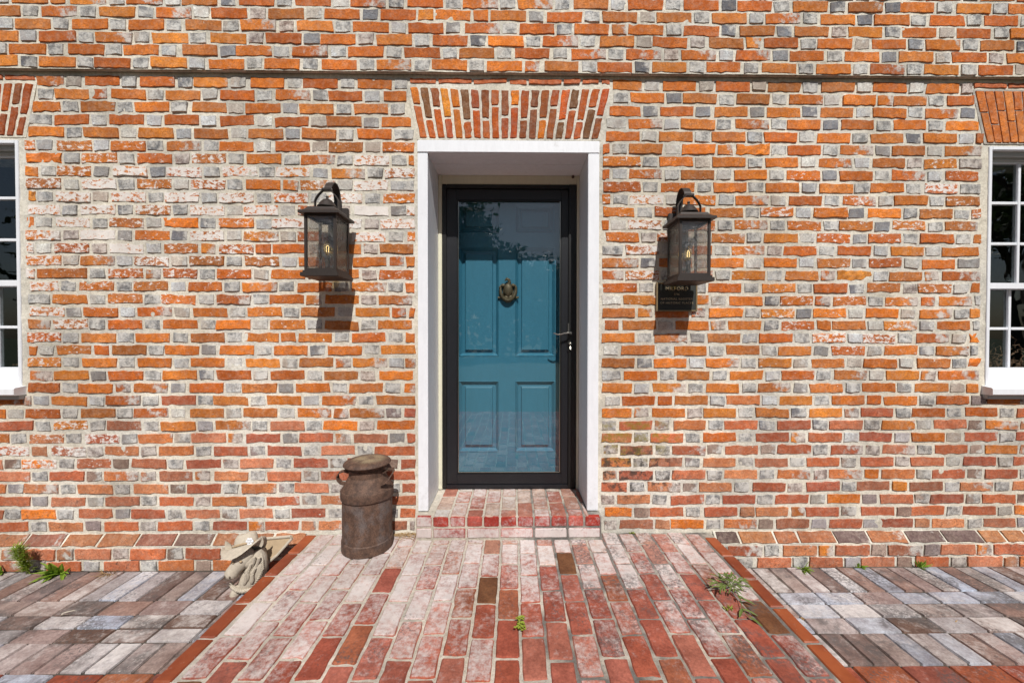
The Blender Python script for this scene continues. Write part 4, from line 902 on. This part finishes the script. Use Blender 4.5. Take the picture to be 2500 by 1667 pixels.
# creeping weed on the porch
m = MB(); c0 = Vector((1.03, -.575, .004))
for k in range(11):
    a = random.uniform(0, 6.28); st = [c0 + Vector((math.cos(a), math.sin(a) * .8, 0)) * r_ + Vector((0, 0, .02 + .02 * math.sin(r_ * 30))) for r_ in (0, .028, .055, .08 * random.uniform(.7, 1.15))]
    m.tube(st, .0012, 5)
    for p in st[1:]:
        for q in range(2): b_ = a + random.uniform(-1.1, 1.1); blade(m, p, (math.cos(b_), math.sin(b_), random.uniform(-.05, .5)), random.uniform(.032, .050), random.uniform(.007, .011), .6)
st = [c0 + Vector((.02, -.02, .02)), c0 + Vector((.005, -.08, .02)), c0 + Vector((-.02, -.14, .012)), c0 + Vector((-.015, -.18, .006))]; m.tube(st, .0014, 5)
for p, dx in ((st[1], .9), (st[2], -.5), (st[2], .9), (st[3], .3)): blade(m, p, (dx, -.6, .15), .06, .013, .5)
o = m.build('creeping_weed', M['leaf_d'], base=c0, smooth=True); tag(o, 'sprawling dark green weed growing in the porch joints', 'weed')
weed('yellow_sprout', 'small yellow green sprout in the joint just below the sprawling weed', (.965, -.690, .001), 14, .022, .007, .008, M['leaf_y'], .5)
m = MB(); c0 = Vector((.0255, -.795, .002))
for k in range(34):
    p = c0 + Vector((random.gauss(0, .010), random.uniform(-.032, .040), random.uniform(.004, .022))); a = random.uniform(0, 6.28); blade(m, p, (math.cos(a), math.sin(a), random.uniform(.0, .8)), random.uniform(.010, .018), random.uniform(.009, .014), .6, n=3)
for k in range(6): m.tube([c0, c0 + Vector((random.gauss(0, .006), random.gauss(0, .015), .015))], .0008, 5)
o = m.build('clover_weed', M['leaf_y'], base=c0, smooth=True); tag(o, 'yellow green clover growing between the porch bricks', 'weed')
# pine straw caught beside the can
m = MB()
for k in range(38):
    x = random.gauss(-.645, .05); y = -.02 - abs(random.gauss(0, .03)); a = random.gauss(.25, .5); L = random.uniform(.06, .15); z = .005 + random.uniform(0, .010) * math.exp(-abs(x + .63) * 12)
    pts = [(x - math.cos(a) * L / 2, min(-.008, y + math.sin(a) * L / 2 * .5), z), (x, min(-.008, y), z + .006), (x + math.cos(a) * L / 2, min(-.008, y - math.sin(a) * L / 2 * .5), z * .7)]
    pts = [(min(p[0], -.60), p[1], p[2]) for p in pts]; m.tube(pts, .0011, 4)
o = m.build('pine_straw', M['straw'], base=(-.64, -.03, .005)); tag(o, 'brown pine straw caught between the can and the step', 'pine straw', kind='stuff')
def fallen(name, label, loc, L, w, ang, mat):
    m = MB(); blade(m, Vector(loc), (math.cos(ang), math.sin(ang), .12), L, w, .5, n=6, th=.002); o = m.build(name, mat, base=loc, smooth=True); tag(o, label, 'leaf')
fallen('fallen_leaf', 'pale dead leaf lying on the pavement below the leafy weeds', (-2.28, -.445, -.180), .11, .035, .35, M['dead'])
fallen('fallen_leaf', 'small brown leaf on a pale pavement brick', (2.17, -.545, -.180), .045, .025, .2, M['straw'])
fallen('fallen_leaf', 'tiny tan leaf on the pavement near the porch edging', (1.43, -.52, -.180), .03, .016, 1.2, M['straw'])

# ---------------------------------------------------------------- things inside the windows
def vines(x0, x1, y, z0, hmax, n, label):
    m = MB()
    for k in range(n):
        x = random.uniform(x0, x1); z = z0 + abs(random.gauss(0, hmax * .35)); a = random.uniform(0, 6.28); pts = []
        for i in range(7): pts.append((min(max(x, x0 - .02), x1 + .02), y + random.uniform(-.012, .012), max(z0, z))); x += math.cos(a) * .022; z += math.sin(a) * .018; a += random.gauss(0, .7)
        m.tube(pts, random.uniform(.0016, .003), 5)
    o = m.build('dried_vine', M['vine'], base=((x0 + x1) / 2, y, z0)); tag(o, label, 'dried vine')
vines(3.03, 3.60, .185, 1.0, .16, 110, 'tangle of dried vines on the inner sill behind the lower panes')
vines(-3.26, -3.06, .185, .99, .05, 22, 'few dried twigs on the inner sill behind the curtained window')
MB().box(3.0, 3.68, .14, .26, .965, .985).build('inner_sill', M['grey_trim'], wr); MB().box(-3.74, -3.05, .14, .26, .965, .985).build('inner_sill', M['grey_trim'], wl)
lamp = empty('table_lamp', (-3.30, .62, .99)); tag(lamp, 'pale shaded table lamp standing inside the curtained window', 'lamp')
MB().lathe([(.16, 1.215), (.085, 1.36), (.083, 1.36), (.157, 1.215)], (-3.30, .62, 0), 24, False, False).build('lamp_shade', M['curtain'], lamp, smooth=True)
MB().lathe([(.06, .99), (.06, 1.0), (.02, 1.02), (.035, 1.08), (.03, 1.15), (.008, 1.2), (.008, 1.3)], (-3.30, .62, 0), 20).build('lamp_base', M['brass'], lamp, smooth=True)
tb = empty('side_table', (-3.30, .66, -.15)); tag(tb, 'small dark table inside the curtained window', 'table')
MB().box(-3.6, -3.0, .45, .87, .96, .99, .004).build('table_top', M['bark'], tb)
for ax in (-3.57, -3.07):
    for ay in (.48, .80): MB().box(ax, ax + .04, ay, ay + .04, -.15, .96).build('leg', M['bark'], tb)
orn = MB().ell((3.262, .135, 1.600), (.018, .014, .018)).ell((3.262, .135, 1.624), (.007, .006, .008)).box(3.24, 3.284, .128, .134, 1.5665, 1.584, .002).build('glass_ornament', M['clear'], base=(3.262, .135, 1.567), smooth=True); tag(orn, 'clear glass ornament on the meeting rail of the vine window', 'ornament')

# ---------------------------------------------------------------- trees across the lawn (they show in the glass)
def tree(x, y, h, cr, trunk_h, label, n_cl=52, leaves=120, leaf=.22, flatk=.8):
    root = empty('tree', (x, y, -.245)); tag(root, label, 'tree', 'trees across the lawn')
    m = MB(); pts = [(x + .15 * math.sin(i), y + .12 * math.cos(i * 1.3), -.3 + i * (h * .8) / 6) for i in range(7)]; rad = [max(.03, h * .022 * (1 - i / 7.5)) for i in range(7)]; m.tube(pts, rad, 10)
    V_ = []; F_ = []; cents = []
    for k in range(n_cl):
        while True:
            p = rng.uniform(-1, 1, 3)
            if (p ** 2).sum() < 1: break
        c = np.array([x + p[0] * cr, y + p[1] * cr, trunk_h + (h - trunk_h) * (p[2] * .5 + .5)]); cents.append(c)
        if k % 3 == 0:
            i = min(6, max(1, int((c[2] - 1) / (h * .8) * 6))); a = Vector(pts[i]); b = Vector(c); mid = a.lerp(b, .5) + Vector((0, 0, .15)); m.tube([a, mid, b], [h * .008, h * .006, h * .003], 6)
    m.build('trunk', M['bark'], root, smooth=True)
    C = np.repeat(np.array(cents), leaves, 0); n = len(C); s = cr * .30
    P = C + rng.normal(0, 1, (n, 3)) * np.array([s, s, s * flatk]); A = rng.normal(0, 1, (n, 3)); A /= np.linalg.norm(A, axis=1)[:, None]; B = np.cross(A, rng.normal(0, 1, (n, 3))); B /= np.linalg.norm(B, axis=1)[:, None]
    L = rng.uniform(.6, 1.3, (n, 1)) * leaf; Q = np.stack([P - A * L, P + B * L * .5, P + A * L, P - B * L * .5], 1).reshape(-1, 3) - np.array([x, y, -.245])
    me = bpy.data.meshes.new('crown'); me.from_pydata(Q.tolist(), [], np.arange(4 * n).reshape(-1, 4).tolist()); me.materials.append(M['tree_leaf']); link('crown', me, root)
tree(-3.6, -24, 10.6, 1.9, 3.0, 'tall narrow leafy tree rising above its neighbours')
tree(-.9, -25, 7.6, 1.7, 1.6, 'middling leafy tree to one side of the tallest tree')
tree(-6.8, -25, 8.6, 2.4, 1.5, 'broad leafy tree behind the tallest tree')
tree(2.0, -26, 6.6, 1.9, 1.2, 'low bushy tree opposite the doorway')
tree(5.2, -26, 7.2, 2.2, 1.3, 'round leafy tree between the bushy tree and the pines')
tree(12.2, -6.5, 8.6, 2.3, 3.2, 'dark spreading pine with bare lower trunk', 30, 130, .12, .35)
tree(17.5, -11, 9.5, 2.8, 3.0, 'second dark pine standing past the spreading one', 34, 130, .14, .35)
tree(-14, -13, 8.2, 2.8, 1.6, 'leafy tree standing off past the curtained window side')

def hedge(x0, x1, y, h, label):
    n = 5200; root = empty('hedge', ((x0 + x1) / 2, y, -.245)); tag(root, label, 'hedge')
    P = np.stack([rng.uniform(x0, x1, n), y + rng.normal(0, .5, n), -.2 + (h + .2) * rng.uniform(0, 1, n) ** .7], 1); P[:, 2] *= 1 + .22 * np.sin(P[:, 0] * 1.3) * np.sin(P[:, 0] * .37 + 1)
    A = rng.normal(0, 1, (n, 3)); A /= np.linalg.norm(A, axis=1)[:, None]; B = np.cross(A, rng.normal(0, 1, (n, 3))); B /= np.linalg.norm(B, axis=1)[:, None]; L = rng.uniform(.16, .34, (n, 1))
    Q = np.stack([P - A * L, P + B * L * .6, P + A * L, P - B * L * .6], 1).reshape(-1, 3) - np.array([(x0 + x1) / 2, y, -.245])
    me = bpy.data.meshes.new('foliage'); me.from_pydata(Q.tolist(), [], np.arange(4 * n).reshape(-1, 4).tolist()); me.materials.append(M['tree_leaf']); link('foliage', me, root)
hedge(-16, 14, -22.5, 3.6, 'long dark hedge along the far side of the lawn')
